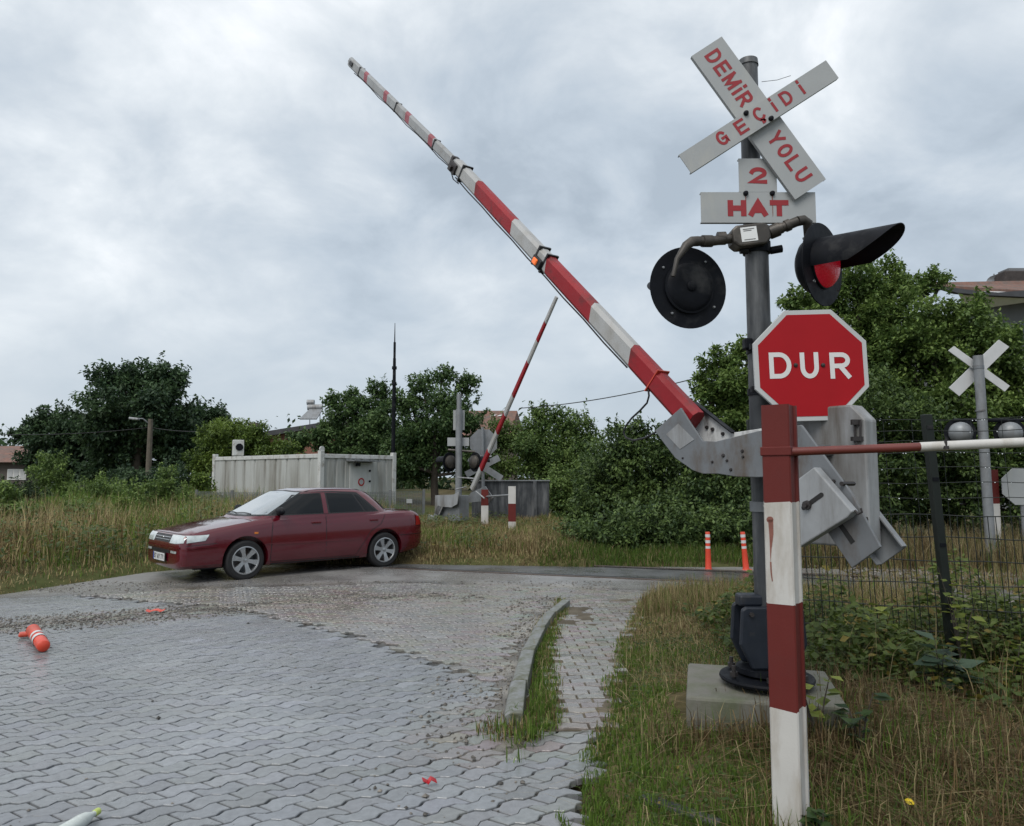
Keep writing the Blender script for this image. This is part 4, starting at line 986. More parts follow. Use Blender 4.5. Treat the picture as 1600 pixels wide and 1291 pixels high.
for s in (1, -1):
    pr = lambda x, z, s=s: hit_side(x, z, s)
    # black surround of the side glass, then the two door panes and quarter light
    mb = MB(); patch(mb, [(1.28, .948), (2.3, .955), (3.34, .963)], [(1.80, 1.305), (2.5, 1.322), (2.96, 1.295)], pr, .003, 8, 24); cpart(mb, 'window_surround', M['gasket'], body, smooth=60, fix=False)
    mb = MB(); patch(mb, [(1.40, .968), (2.26, .972)], [(1.825, 1.262), (2.26, 1.287)], pr, .006, 6, 10); cpart(mb, 'side_window', M['glass_dark'], body, smooth=60, fix=False)
    mb = MB(); patch(mb, [(2.265, .958), (2.345, .958)], [(2.275, 1.29), (2.345, 1.292)], pr, .007, 6, 4); cpart(mb, 'door_pillar', M['car_paint'], body, smooth=60, fix=False)
    mb = MB(); patch(mb, [(2.38, .975), (3.02, .98)], [(2.38, 1.285), (2.86, 1.265)], pr, .006, 6, 10); cpart(mb, 'side_window', M['glass_dark'], body, smooth=60, fix=False)
    mb = MB(); patch(mb, [(3.06, .982), (3.27, .985)], [(2.90, 1.258), (2.97, 1.235)], pr, .006, 5, 5); cpart(mb, 'quarter_window', M['glass_dark'], body, smooth=60, fix=False)
    # shut lines of the doors
    def seam(pts, wd=.009):
        for (a, b_) in zip(pts[:-1], pts[1:]):
            dx, dz = b_[0]-a[0], b_[1]-a[1]; l_ = math.hypot(dx, dz); nx, nz = -dz/l_*wd/2, dx/l_*wd/2
            mbq = MB(); patch(seam.mb, [(a[0]-nx, a[1]-nz), (b_[0]-nx, b_[1]-nz)], [(a[0]+nx, a[1]+nz), (b_[0]+nx, b_[1]+nz)], pr, .0022, 1, 6)
    seam.mb = MB()
    seam([(1.40, .935), (1.37, .70), (1.36, .30), (1.37, .245)]); seam([(1.37, .245), (2.30, .245)])
    seam([(2.30, .945), (2.30, .245)]); seam([(2.30, .245), (2.86, .245), (2.98, .42), (3.14, .64), (3.34, .75), (3.45, .93)])
    cpart(seam.mb, 'door_seam', M['gasket'], body, fix=False)
    # rubbing strip and sill
    mb = MB(); patch(mb, [(1.26, .505), (2.95, .505)], [(1.26, .535), (2.95, .535)], pr, .008, 2, 14); cpart(mb, 'rubbing_strip', M['car_paint'], body, fix=False, smooth=40)
    mb = MB(); patch(mb, [(1.26, .20), (2.95, .20)], [(1.26, .225), (2.95, .225)], pr, .002, 2, 14); cpart(mb, 'sill_shadow_gap', M['gasket'], body, fix=False)
    for x in (2.12, 3.20):
        mb = MB(); h = hit_side(x, .82, s); mb.box(h[0]+Vector((0, s*.008, 0)), (.16, .02, .032)); cpart(mb, 'door_handle', M['car_paint'], body, bevel=.006)
    h = hit_side(1.12, .70, s); mb = MB(); mb.box(h[0]+Vector((0, s*.003, 0)), (.06, .012, .03)); cpart(mb, 'indicator', M['amber'], body, bevel=.004)
    # mirror
    h = hit_side(1.52, .985, s); c = h[0]+Vector((.02, s*.10, .035)); mb = MB()
    mb.lathe([(0, -.05), (.045, -.045), (.07, -.02), (.075, .02), (.07, .03), (0, .03)], Vector((0, 0, 0)), (-1, 0, 0), 20)
    for v in mb.v: v.y *= 1.35; v.z *= .85
    mb.v = [v+c for v in mb.v]; mb.box(h[0]+Vector((.01, s*.03, .0)), (.05, .08, .05)); cpart(mb, 'door_mirror', M['black_metal'], smooth=50)
    # lamps
    mb = MB(); f = lambda y, z: hit_front(y, z)
    a0, a1 = (.36*s, .775*s)
    patch(mb, [(a0, .582), (.60*s, .586), (a1, .60)], [(a0, .700), (.60*s, .706), (a1, .700)], f, .006, 6, 12); 
    cpart(mb, 'headlight', M['headlight_glass'], smooth=60, fix=False)
    mb = MB(); patch(mb, [(.10, .598), (.36, .625)], [(.11, .695), (.42, .708)], pr, .007, 4, 8); cpart(mb, 'headlight', M['headlight_glass'], smooth=60, fix=False)
    mb = MB(); patch(mb, [(.44*s, .445), (.66*s, .445)], [(.44*s, .478), (.66*s, .478)], f, .006, 2, 6); cpart(mb, 'bumper_lamp', M['headlight_glass'], smooth=60, fix=False)
    mb = MB(); r_ = lambda y, z: hit_front(y, z, -1)
    patch(mb, [(.42*s, .70), (.74*s, .70)], [(.42*s, .84), (.735*s, .84)], r_, .006, 4, 6); patch(mb, [(4.08, .70), (4.215, .70)], [(4.09, .86), (4.185, .85)], pr, .006, 4, 5)
    cpart(mb, 'tail_light', M['tail_red'], smooth=60, fix=False)
    mb = MB(); patch(mb, [(3.70, .545), (4.235, .555)], [(3.70, .570), (4.235, .580)], pr, .014, 2, 10); patch(mb, [(.10, .512), (.52, .525)], [(.10, .535), (.52, .55)], pr, .012, 2, 10); cpart(mb, 'bumper_rib', M['car_paint'], smooth=40, fix=False)
    mb = MB(); patch(mb, [(3.70, .536), (4.235, .545)], [(3.70, .544), (4.235, .553)], pr, .003, 1, 10); patch(mb, [(.10, .555), (.53, .575)], [(.10, .562), (.53, .582)], pr, .003, 1, 10); cpart(mb, 'bumper_seam', M['gasket'], fix=False)
# screens
mb = MB(); f = lambda y, z: hit_front(y, z)
patch(mb, [(-.735, .945), (0, .93), (.735, .945)], [(-.585, 1.318), (0, 1.335), (.585, 1.318)], f, .003, 10, 16); cpart(mb, 'windscreen_surround', M['gasket'], body, smooth=60, fix=False)
mb = MB(); patch(mb, [(-.69, .965), (0, .952), (.69, .965)], [(-.56, 1.30), (0, 1.318), (.56, 1.30)], f, .006, 10, 16); cpart(mb, 'windscreen', M['windscreen'], body, smooth=60, fix=False)
mb = MB(); r_ = lambda y, z: hit_front(y, z, -1)
patch(mb, [(-.67, .985), (0, .985), (.67, .985)], [(-.54, 1.29), (0, 1.30), (.54, 1.29)], r_, .005, 8, 14); cpart(mb, 'rear_window', M['glass_dark'], body, smooth=60, fix=False)
for y0, y1 in ((.45, -.10), (-.08, -.58)):
    pts = []
    for i in range(9): y = y0+(y1-y0)*i/8; h = hit_front(y, .962+.012*math.sin(i/8*3)); pts.append(h[0]+h[1]*.016)
    mb = MB(); mb.tube(pts, .007, 6); cpart(mb, 'wiper', M['gasket'], smooth=50)
# bonnet shut line, grille, bumper intake, number plate
mb = MB()
for s in (1, -1):
    for i in range(12):
        x0, x1 = .22+.085*i, .22+.085*(i+1); pts = [hit_top(x0, s*(.70+.05*min(1, i/6))), hit_top(x1, s*(.70+.05*min(1, (i+1)/6)))]
        a, b_ = [h[0]+h[1]*.002 for h in pts]; w_ = Vector((0, .0025, 0)); mb.add([a-w_, b_-w_, b_+w_, a+w_], [(0, 1, 2, 3)])
patch(mb, [(-.74, .715), (.74, .715)], [(-.74, .721), (.74, .721)], f, .003, 1, 20); cpart(mb, 'bonnet_seam', M['gasket'], body, fix=False)
mb = MB(); patch(mb, [(-.345, .592), (.345, .592)], [(-.345, .700), (.345, .700)], f, .004, 4, 12); gr = cpart(mb, 'grille', M['gasket'], smooth=60, fix=False)
for z in (.625, .662):
    mb = MB(); patch(mb, [(-.34, z-.005), (.34, z-.005)], [(-.34, z+.005), (.34, z+.005)], f, .011, 2, 12); cpart(mb, 'grille_bar', M['chrome'], gr, smooth=60, fix=False)
mb = MB(); h = hit_front(0, .648); mb.lathe([(0, .012), (.022, .010), (.027, 0)], h[0], (1, 0, 0), 18); cpart(mb, 'round_badge', M['chrome'], gr, smooth=50)
mb = MB(); patch(mb, [(-.74, .515), (0, .505), (.74, .515)], [(-.74, .54), (0, .53), (.74, .54)], f, .012, 2, 24); cpart(mb, 'bumper_rib', M['car_paint'], smooth=50, fix=False)
mb = MB(); patch(mb, [(-.60, .435), (.40, .435)], [(-.60, .485), (.40, .485)], f, .004, 3, 16); cpart(mb, 'bumper_intake', M['gasket'], smooth=60, fix=False)
pl = hit_front(0, .40)[0]+Vector((.025, .0, -.03)); tl = Matrix.Rotation(R(-4), 3, 'Y')
mb = MB(); mb.box(pl, (.012, .56, .135)); npl = cpart(mb, 'number_plate', M['plate_k'], bevel=.003)
mb = MB(); mb.box(pl+Vector((.007, 0, 0)), (.004, .52, .112)); cpart(mb, 'plate_face', M['plate_w'], npl)
mb = MB(); mb.box(pl+Vector((.0097, -.238, 0)), (.001, .04, .11)); cpart(mb, 'plate_band', M['plate_b'], npl)
mb = MB(); put_text(mb, '57 AIY 771', pl+Vector((.0095, .012, 0)), (0, 1, 0), (0, 0, 1), width=.44, height=.075, stroke=.19, lift=.001); cpart(mb, 'lettering', M['plate_k'], npl, fix=False)
mb = MB(); mb.box(CX(.06, -.50, .26), (.05, .10, .02)); mb.box(CX(.10, -.50, .235), (.02, .02, .06)); cpart(mb, 'tow_bracket', M['chrome'], bevel=.004)
mb = MB(); mb.tube([CX(4.05, .45, .24), CX(4.27, .45, .235)], .024, 12); cpart(mb, 'exhaust_pipe', M['steel'], smooth=40)
mb = MB(); mb.box(CX(2.1, 0, .24), (3.6, 1.1, .12)); mb.box(CX(WX0, 0, .5), (.75, 1.08, .3)); mb.box(CX(WX1, 0, .5), (.75, 1.08, .3)); cpart(mb, 'underbody', M['gasket'])
# wheels
def wheel(wx, s):
    c = CX(wx, s*(WY-.005), WZ); ax = Vector((0, s, 0)); mb = MB()
    mb.lathe([(.205, -.09), (.27, -.096), (.294, -.082), (.302, -.05), (.302, .05), (.294, .082), (.268, .096), (.215, .094), (.203, .085), (.203, -.09)], c, ax, 48)
    ty = mb.build('wheel', M['tyre'], car, smooth=30)
    mb = MB(); mb.lathe([(.208, .086), (.210, .094), (.200, .096), (.192, .080), (.188, .02), (.185, -.06), (0, -.06)], c, ax, 48); mb.build('rim', M['steel'], ty, smooth=35)
    mb = MB(); mb.lathe([(.212, .088), (.212, .097), (.196, .099), (.190, .085)], c, ax, 48)
    mb.lathe([(.0, .075), (.05, .074), (.062, .066), (.066, .03)], c, ax, 24)
    for k in range(6):
        a = k*math.pi/3+.25; u = Vector((math.cos(a), 0, math.sin(a))); v = ax.cross(u)
        q = []
        for r_, hw_, d in ((.035, .027, .073), (.12, .030, .082), (.197, .046, .088)): q.append((c+u*r_-v*hw_+ax*d, c+u*r_+v*hw_+ax*d))
        for (l0, r0), (l1, r1) in zip(q[:-1], q[1:]): mb.hexa([l0-ax*.03, r0-ax*.03, r1-ax*.03, l1-ax*.03, l0, r0, r1, l1])
    mb.build('spokes', M['alloy'], ty, smooth=30)
    mb = MB(); mb.lathe([(.022, .078), (.024, .080), (.0, .083)], c, ax, 16); mb.build('hub_cap', M['chrome'], ty, smooth=40)
for wx in (WX0, WX1):
    for s in (1, -1): wheel(wx, s)
# aerial-less roof gutters
for s in (1, -1):
    pts = []
    for i in range(9):
        x = 1.92+(3.16-1.92)*i/8; h = hit_top(x, s*.565); pts.append(h[0]+h[1]*.002)
    mb = MB(); mb.tube(pts, .006, 6); cpart(mb, 'roof_gutter', M['gasket'], body, smooth=50)
# ------------------------------------------------------------------ across the tracks
def hz(x, y): return float(H(np.array(float(x)), np.array(float(y))))
def base(px, py, Y):
    p = at(px, py, Y); p.z = hz(p.x, p.y); return p
# --- the far signal post seen from behind, with its barrier machine
FY = 19.0
fb = base(716, 850, FY); fs_ = thing('crossing_signal', 'distant grey crossing signal post seen from behind, rising from the grassy mound behind the car', 'crossing signal', fb)
ft = at(713, 616, FY); pz = lambda y: at(713, y, FY).z
mb = MB(); mb.tube([fb, Vector((fb.x, FY, pz(640)))], .085, 14); mb.tube([Vector((fb.x, FY, pz(642))), Vector((fb.x, FY, pz(616)))], .06, 12); mb.build('pole', M['galv'], fs_, smooth=40)
def fbox(px0, py0, px1, py1, Y, th=.02):
    a, b_ = at(px0, py1, Y), at(px1, py0, Y); mb = MB(); mb.box(((a.x+b_.x)/2, Y+th/2, (a.z+b_.z)/2), (abs(b_.x-a.x), th, abs(b_.z-a.z))); return mb
fbox(708, 641, 726, 672, FY+.1).build('track_count_plate', M['white_sign'], fs_); fbox(699, 684, 733, 697, FY+.1).build('track_count_plate', M['white_sign'], fs_)
mb = MB(); mb.tube([at(700, 703, FY), at(742, 706, FY)], .03, 8); mb.build('lamp_arm', M['bronze'], fs_)
for px_, ax in ((703, Vector((-.75, .66, 0))), (742, Vector((.75, .66, 0)))):
    c = at(px_, 722, FY+.05); mb = MB(); mb.lathe([(0, 0), (.25, 0), (.25, .01), (0, .01)], c, ax, 24); lo_ = mb.build('flashing_light', M['black_metal'], fs_, smooth=30)
    mb = MB(); mb.lathe([(.17, 0), (.165, -.06), (.10, -.10), (0, -.11)], c, ax, 20); mb.build('lamp_housing', M['bronze'], lo_, smooth=40)
    mb = MB(); mb.lathe([(.15, .01), (.15, .38)], c, ax, 20, a0=-1.6, a1=1.6); hd = mb.build('hood', M['black_metal'], lo_, smooth=50); sm = hd.modifiers.new('t', 'SOLIDIFY'); sm.thickness = .006
# crossbuck boards lying low behind the pole, seen from the back
cb = thing('leaning_crossbuck', 'small weathered crossbuck seen from behind, low beside the distant signal post', 'crossbuck', base(760, 840, FY+.8))
for (a, b_) in (((728, 742), (780, 715)), ((733, 716), (784, 748))):
    p, q = at(*a, FY+.8), at(*b_, FY+.8); u = (q-p).normalized(); v = Vector((-u.z, 0, u.x))*.085; mb = MB(); mb.prism([p-v, q-v, q+v, p+v], (0, .02 if a[0] == 728 else -.02, 0)); mb.build('crossbuck_board', M['galv'], cb)
mb = MB(); p = at(756, 790, FY+.85); mb.tube([base(756, 840, FY+.85), at(754, 672, FY+.85)], .04, 10); mb.build('pole', M['galv'], cb)
so_ = thing('octagonal_sign', 'grey back of an octagonal sign on a thin post behind the distant barrier arm', 'road sign', base(757, 845, FY+1.0))
c = at(755.5, 692, FY+1.0); r_o = 21/1164*(FY+1)/math.cos(math.pi/8); mb = MB()
mb.prism([c+Vector((r_o*math.cos(math.pi/8+k*math.pi/4), 0, r_o*math.sin(math.pi/8+k*math.pi/4))) for k in range(8)], (0, .02, 0)); mb.build('sign_plate', M['galv'], so_)
mb = MB(); mb.tube([base(754.5, 845, FY+.93), at(754, 668, FY+.93)], .035, 10); mb.build('sign_post', M['galv'], so_)
mb = MB(); p, q = at(744, 713, FY+.95), at(768, 713, FY+.95); mb.box((p+q)/2, (q.x-p.x, .03, .04)); mb.build('cross_rail', M['white_sign'], so_)
# barrier machine
fm = thing('barrier_machine', 'distant grey barrier machine on the mound with its thin striped arm raised', 'barrier', base(716, 850, FY))
n_f = Vector((.8, .6, 0)); P_f = Vector((fb.x, FY-.35, 0))
fpx_ = lambda x, y, o=0: at_plane(x, y, P_f, n_f)+n_f*o
f0, f1 = fpx_(738, 764), fpx_(870, 464)
cuts = [0]; ys_ = [732, 704, 675, 647, 618, 565, 532, 503]
d_ = f1-f0
for y in ys_:
    x = 738+(870-738)*(764-y)/300; cuts.append((fpx_(x, y)-f0).dot(d_)/d_.dot(d_))
cuts.append(1); cmt = ['barrier_white', 'barrier_red']*5
arm_section('barrier_arm', f0, f1, .15, .085, .09, .06, cuts, cmt[:len(cuts)-1], fm, n_f)
mb = MB(); mb.prism([fpx_(x, y) for x, y in [(680, 774), (708, 773), (718, 768), (714, 788), (705, 793), (692, 792), (686, 805), (679, 803)]], n_f*.02); mb.build('fork_plate', M['galv_light'], fm)
mb = MB(); mb.prism([fpx_(x, y, .3) for x, y in [(715, 778), (720, 770), (742, 760), (754, 778), (748, 786), (735, 784), (715, 786)]], n_f*.02); mb.build('fork_plate', M['galv'], fm)
mb = MB(); mb.prism([fpx_(x, y, .1) for x, y in [(679, 774), (712, 774), (712, 815), (690, 816), (680, 805)]], n_f*.3); mb.build('cabinet', M['galv'], fm, bevel=.01)
mb = MB(); mb.prism([fpx_(x, y, -.06) for x, y in [(673, 804), (687, 813), (680, 829), (666, 820)]], n_f*.06); mb.build('counterweight', M['galv_light'], fm)
mb = MB(); mb.prism([fpx_(x, y, .0) for x, y in [(684, 790), (690, 792), (681, 812), (676, 808)]], n_f*.02); mb.build('counterweight_arm', M['galv'], fm)
for a, b_ in (((712, 765), (728, 761)), ((715, 746), (741, 748)), ((744, 768), (757, 779))):
    mb = MB(); mb.tube([fpx_(*a), fpx_(*b_)], .018, 8); mb.build('brace', M['galv_light'], fm)
# --- big board seen from the back
bb = thing('direction_board', 'large grey board seen from behind beyond the mound, carried on two posts', 'sign board', base(815, 845, 21.0))
fbox(737, 752, 858, 815, 21.0, .03).build('board_panel', M['galv_back'] if 'galv_back' in M else M['pole_grey'], bb)
for x in (836, 755):
    p, q = base(x, 850, 20.93), at(x, 752, 20.93); mb = MB(); mb.box(((p.x+q.x)/2, 20.93, (p.z+q.z)/2), (.10, .07, q.z-p.z)); mb.build('board_post', M['pole_grey'], bb)
mb = MB(); p, q = at(737, 751, 20.98), at(858, 751, 20.98); mb.box((p+q)/2, (q.x-p.x+.04, .08, .03)); mb.build('board_rim', M['galv'], bb)
p = base(836, 850, 20.9); mb = MB(); mb.tube([p+Vector((-.14, 0, 0)), at(836, 818, 20.9)], .02, 6); mb.build('brace', M['galv_light'], bb); mb = MB(); mb.tube([p+Vector((.0, -.05, 0)), at(838, 818, 20.88)], .02, 6); mb.build('brace', M['galv_light'], bb)
# --- the small striped posts on the mound
def small_post(px, top, bands, bot, Y, first_red, label):
    b_ = base(px, bot+8, Y); o = thing('striped_post', label, 'post', b_, 'striped posts on the far mound')
    zs_ = [at(px, y, Y).z for y in bands]+[b_.z-.05]; mb = MB(); x = at(px, (top+bot)/2, Y).x; hw_ = .085
    for i in range(len(zs_)-1):
        z1, z0 = zs_[i], zs_[i+1]; mi = 1 if (i % 2 == 0) == first_red else 0
        mb.hexa([Vector((x+a, Y+c_, z)) for z in (z0, z1) for a, c_ in ((-hw_, -.07), (hw_, -.07), (hw_, .07), (-hw_, .07))], mi)
    mb.build('post_shaft', [M['post_white'], M['post_red']], o, fix=False)
    return o
small_post(757.5, 765, [765, 790, 819], 830, 18.0, True, 'far striped post with red-brown top, just right of the distant barrier machine')
small_post(800, 760, [760, 787, 815], 845, 17.0, False, 'far striped post with white top standing in the dry grass before the grey board')
pr_ = thing('pipe_rail', 'thin white pipe joining the two far striped posts', 'rail', at(780, 774, 17.5)); mb = MB(); mb.tube([at(760, 776, 17.95), at(798, 773.5, 17.05)], .022, 8); mb.build('pipe', M['galv'], pr_)
# --- orange delineators
def delineator(p, label, rt=None, grp='orange delineator posts'):
    o = thing('delineator_post', label, 'delineator', p, grp); mb = MB(); h = .66
    prof = [(.0, 0), (.10, 0), (.10, .015), (.06, .03), (.052, .05), (.047, .25), (.040, .45), (.040, h-.01), (.036, h), (0, h)]
    mb.lathe(prof, p, Z3, 20); mb.build('flexible_post', M['orange_plastic'], o, smooth=40)
    for z in (.40, .50, .60) if rt is None else (.46, .56):
        mb = MB(); mb.lathe([(.0425, z-.03), (.0425, z+.02)], p, Z3, 20); mb.build('reflective_band', M['white_tape'], o, smooth=40, fix=False)
    return o
d1 = delineator(gp(1107, 892), 'upright orange delineator post by the rails, left of the tilted one')
d2 = delineator(gp(1166, 892), 'slightly tilted orange delineator post by the rails, next to the signal pole', )
d2.rotation_euler = (0, R(-4), 0)
d3 = thing('delineator_post', 'knocked-over orange delineator post lying in the gravel at the left', 'delineator', (-4.80, 7.62, .075), 'orange delineator posts')
dv = Vector((.62, -.78, -.02)).normalized(); o3 = Vector((-4.80, 7.62, .075)); mb = MB()
mb.lathe([(0, 0), (.055, .0), (.060, .02), (.060, .40), (.056, .46), (.056, .80), (.050, .83), (.03, .845), (0, .845)], o3, dv, 22); mb.build('flexible_post', M['orange_plastic'], d3, smooth=40)
for h0, h1 in ((.36, .43), (.50, .58)):
    mb = MB(); mb.lathe([(.0615, h0), (.0615, h1)], o3, dv, 22); mb.build('reflective_band', M['white_tape'], d3, smooth=40, fix=False)
mb = MB(); mb.box(o3+Vector((-.03, -.03, -.035)), (.15, .11, .04), Matrix.Rotation(.5, 3, 'Z')); mb.build('broken_foot', M['orange_plastic'], d3, bevel=.015)
# --- signal with crossbuck on the right, beyond the fence
GY = 13.5
gb = base(1549, 868, GY); gs = thing('crossing_signal', 'grey crossing signal behind the mesh fence, its crossbuck and lamps seen from behind', 'crossing signal', gb)
mb = MB(); mb.tube([gb, at(1528, 556, GY)], .085, 16); mb.build('pole', M['galv'], gs, smooth=40)
for x, y, hh in ((1529, 574, .03), (1532, 642, .015)):
    mb = MB(); q = at(x, y, GY); mb.tube([q-Z3*hh, q+Z3*hh], .092, 16); mb.build('band', M['steel'], gs)
M['sign_back'] = mat('sign_back', (.50, .51, .52), .5, var=.08)
def bk(corn, Y): mb = MB(); mb.prism([at(x, y, Y) for x, y in corn], (0, .02, 0)); return mb.build('crossbuck_board', M['sign_back'], gs)
bk([(1482, 548), (1491, 541), (1578, 603), (1570, 612)], GY+.12); bk([(1483, 606), (1561, 531), (1577, 542), (1499, 619)], GY+.16)
mb = MB(); mb.tube([at(1490, 657, GY+.1), at(1605, 657, GY+.1)], .035, 8); mb.build('lamp_arm', M['black_metal'], gs)
for px_ in (1503, 1581):
    c = at(px_, 676, GY); ax = Vector((.25, .95, 0)).normalized(); mb = MB(); mb.lathe([(0, 0), (.27, 0), (.27, .01), (0, .01)], c+ax*.1, ax, 28); lo_ = mb.build('flashing_light', M['black_metal'], gs)
    mb = MB(); mb.lathe([(.20, .09), (.195, .03), (.13, -.06), (.05, -.09), (0, -.09)], c, ax, 24); mb.build('lamp_housing', M['galv'], lo_, smooth=45)
mb = MB(); mb.box((gb.x, gb.y, gb.z+.1), (.45, .4, .28)); mb.build('base_block', M['navy_cast'], gs, bevel=.03)
ob_ = thing('octagonal_sign', 'white octagonal sign back behind the mesh fence at the right edge', 'road sign', base(1597, 830, 14.2))
c = at(1598, 760, 14.2); r_o = .42; mb = MB(); mb.prism([c+Vector((r_o*math.cos(math.pi/8+k*math.pi/4), 0, .9*r_o*math.sin(math.pi/8+k*math.pi/4))) for k in range(8)], (0, .02, 0)); mb.build('sign_plate', M['white_sign'], ob_)
mb = MB(); p = base(1600, 830, 14.25); mb.tube([p, Vector((p.x, p.y, c.z))], .04, 10); mb.build('sign_post', M['galv'], ob_)
o = thing('striped_post', 'red and white striped post behind the mesh fence, beside the signal pole', 'post', base(1555, 840, 14.4))
x = at(1553, 780, 14.4).x; zz0 = [hz(x, 14.4)-.05, at(1553, 787, 14.4).z, at(1553, 734, 14.4).z]; mb = MB()
for i in range(2): mb.hexa([Vector((x+a, 14.4+c_, z)) for z in (zz0[i], zz0[i+1]) for a, c_ in ((-.07, -.06), (.07, -.06), (.07, .06), (-.07, .06))], i)
mb.build('post_shaft', [M['post_white'], M['post_red']], o, fix=False)
# ------------------------------------------------------------------ container cabin behind the car
M['cabin_wall'] = mat('cabin_wall', (.40, .41, .395), .55, .1, var=.08, vscale=1.5, dirt=(.20, .19, .165), damt=.50, dscale=2.2, streak=9)
M['cabin_door'] = mat('cabin_door', (.46, .47, .46), .5, var=.06, dirt=(.28, .27, .24), damt=.35, dscale=2, streak=5)
M['cabin_rim'] = mat('cabin_rim', (.50, .51, .50), .5, var=.1, dirt=(.2, .18, .15), damt=.4, dscale=5)
KY = 23.0; kc = at(500, 780, KY); kx, ky = kc.x, kc.y; th_ = R(39.3)
uL = Vector((-math.cos(th_), math.sin(th_), 0)); uR = Vector((math.sin(th_), math.cos(th_), 0)); LL_, LW = 6.25, 2.95
zt_ = at(500, 709, KY).z; zb_ = hz(kx, ky)-.3
cab_ = thing('site_cabin', 'grey steel container cabin with ribbed stained walls behind the car', 'cabin', (kx, ky, zb_))
C0 = Vector((kx, ky, 0))
def wallbox(o, u, v, l0, l1, d0, d1, z0, z1): # along u, outward depth along -v
    P = [o+u*l-v*d+Z3*z for z in (z0, z1) for l, d in ((l0, d0), (l1, d0), (l1, d1), (l0, d1))]; return P
mb = MB()
# corrugated side: shallow ribs
def ribbed(u, v, Ln, pitch, start, mb):
    x = start; pts = [(0, 0)]
    while x < Ln-.2: pts += [(x, 0), (x+.02, -.03), (x+.09, -.03), (x+.11, 0)]; x += pitch
    pts.append((Ln, 0)); b = len(mb.v); n = len(pts)
    vs = [C0+u*a+v*(-d)+Z3*z for z in (zb_, zt_-.12) for a, d in pts]
    mb.add(vs, [(i, i+1, n+i+1, n+i) for i in range(n-1)])
ribbed(uL, uR, LL_, .62, .5, mb); wl = mb.build('side_wall', M['cabin_wall'], cab_, fix=False)
mb = MB(); ribbed(uR, uL, LW, .34, .18, mb); mb.build('end_wall', M['cabin_wall'], cab_, fix=False)
mb = MB(); q = [C0+uL*.03+uR*.06, C0+uL*(LL_-.02)+uR*.06, C0+uL*(LL_-.02)+uR*(LW-.02), C0+uR*(LW-.02)+uL*.06]; mb.prism([p+Z3*(zt_-.10) for p in q], Z3*.04); mb.prism([q[1]+Z3*zb_, q[2]+Z3*zb_, q[2]+Z3*(zt_-.1), q[1]+Z3*(zt_-.1)], uL*-.03); mb.build('roof', M['cabin_wall'], cab_)
for (o0, u, v, Ln) in ((C0, uL, uR, LL_), (C0, uR, uL, LW)):
    mb = MB(); P = [o0+u*l-v*d+Z3*z for z in (zt_-.13, zt_) for l, d in ((-.0, .03), (Ln, .03), (Ln, -.08), (-.0, -.08))]; mb.hexa(P); mb.build('roof_rim', M['cabin_rim'], cab_, bevel=.012)
for p, lab in ((C0, 'c'), (C0+uL*LL_, 'l'), (C0+uR*LW, 'r')):
    mb = MB(); P = [p+uL*a+uR*b_+Z3*z for z in (zb_, zt_+.10) for a, b_ in ((-.05, -.05), (.10, -.05), (.10, .10), (-.05, .10))]; mb.hexa(P); mb.build('corner_post', M['cabin_rim'], cab_, bevel=.01)
mb = MB(); P = [C0+uR*l-uL*d+Z3*z for z in (zb_+.35, zt_-.25) for l, d in ((1.10, .035), (1.98, .035), (1.98, .0), (1.10, .0))]; mb.hexa(P); dr = mb.build('door', M['cabin_door'], cab_, bevel=.01)
mb = MB(); c = C0+uR*1.56-uL*.04+Z3*at(557, 753, KY+2).z; mb.lathe([(0, .004), (.13, .004), (.13, 0)], c, -uL, 24); rs = mb.build('round_notice', M['red_sign'], dr)
mb = MB(); mb.lathe([(0, .007), (.085, .007), (.085, .004)], c, -uL, 24); mb.build('notice_face', M['white_sign'], rs)
for zz_ in (736, 752):
    mb = MB(); c = C0+uR*1.90-uL*.04+Z3*at(573, zz_, KY+2).z; mb.lathe([(0, .03), (.035, .03), (.035, 0)], c, -uL, 12); mb.build('door_lock', M['black_metal'], dr)
mb = MB(); P = [C0+uR*l-uL*d+Z3*z for (z, l0, l1, d0, d1) in ((zt_-.22, .98, 2.05, .0, .40), (zt_-.18, .98, 2.05, .0, .40)) for l, d in ((l0, d1), (l1, d1), (l1, d0), (l0, d0))]; mb.hexa(P); mb.build('door_canopy', M['galv'], cab_)
mb = MB(); c = C0+uR*1.35-uL*.12+Z3*(zt_-.32); mb.box(c, (.14, .12, .10)); mb.build('door_lamp', M['black_metal'], cab_)
mb = MB(); c = C0+uR*.02-uL*.02+Z3*(zt_+.14); mb.lathe([(.0, -.02), (.09, -.02), (.09, .02), (0, .02)], c, -uL, 16); mb.build('lifting_eye', M['cabin_rim'], cab_)
ac = thing('air_conditioner', 'white air conditioner unit standing on the cabin roof', 'air conditioner', at(372, 712, 26.5)); c = at(372, 700, 26.5)
mb = MB(); mb.box(c, (.36, .30, .56), Matrix.Rotation(.5, 3, 'Z')); mb.build('casing', M['cabin_rim'], ac, bevel=.02)
mb = MB(); mb.lathe([(0, .01), (.13, .01), (.13, 0)], c+Vector((.10, -.14, .02)), (.48, -.87, 0), 18); mb.build('fan_grille', M['black_metal'], ac)
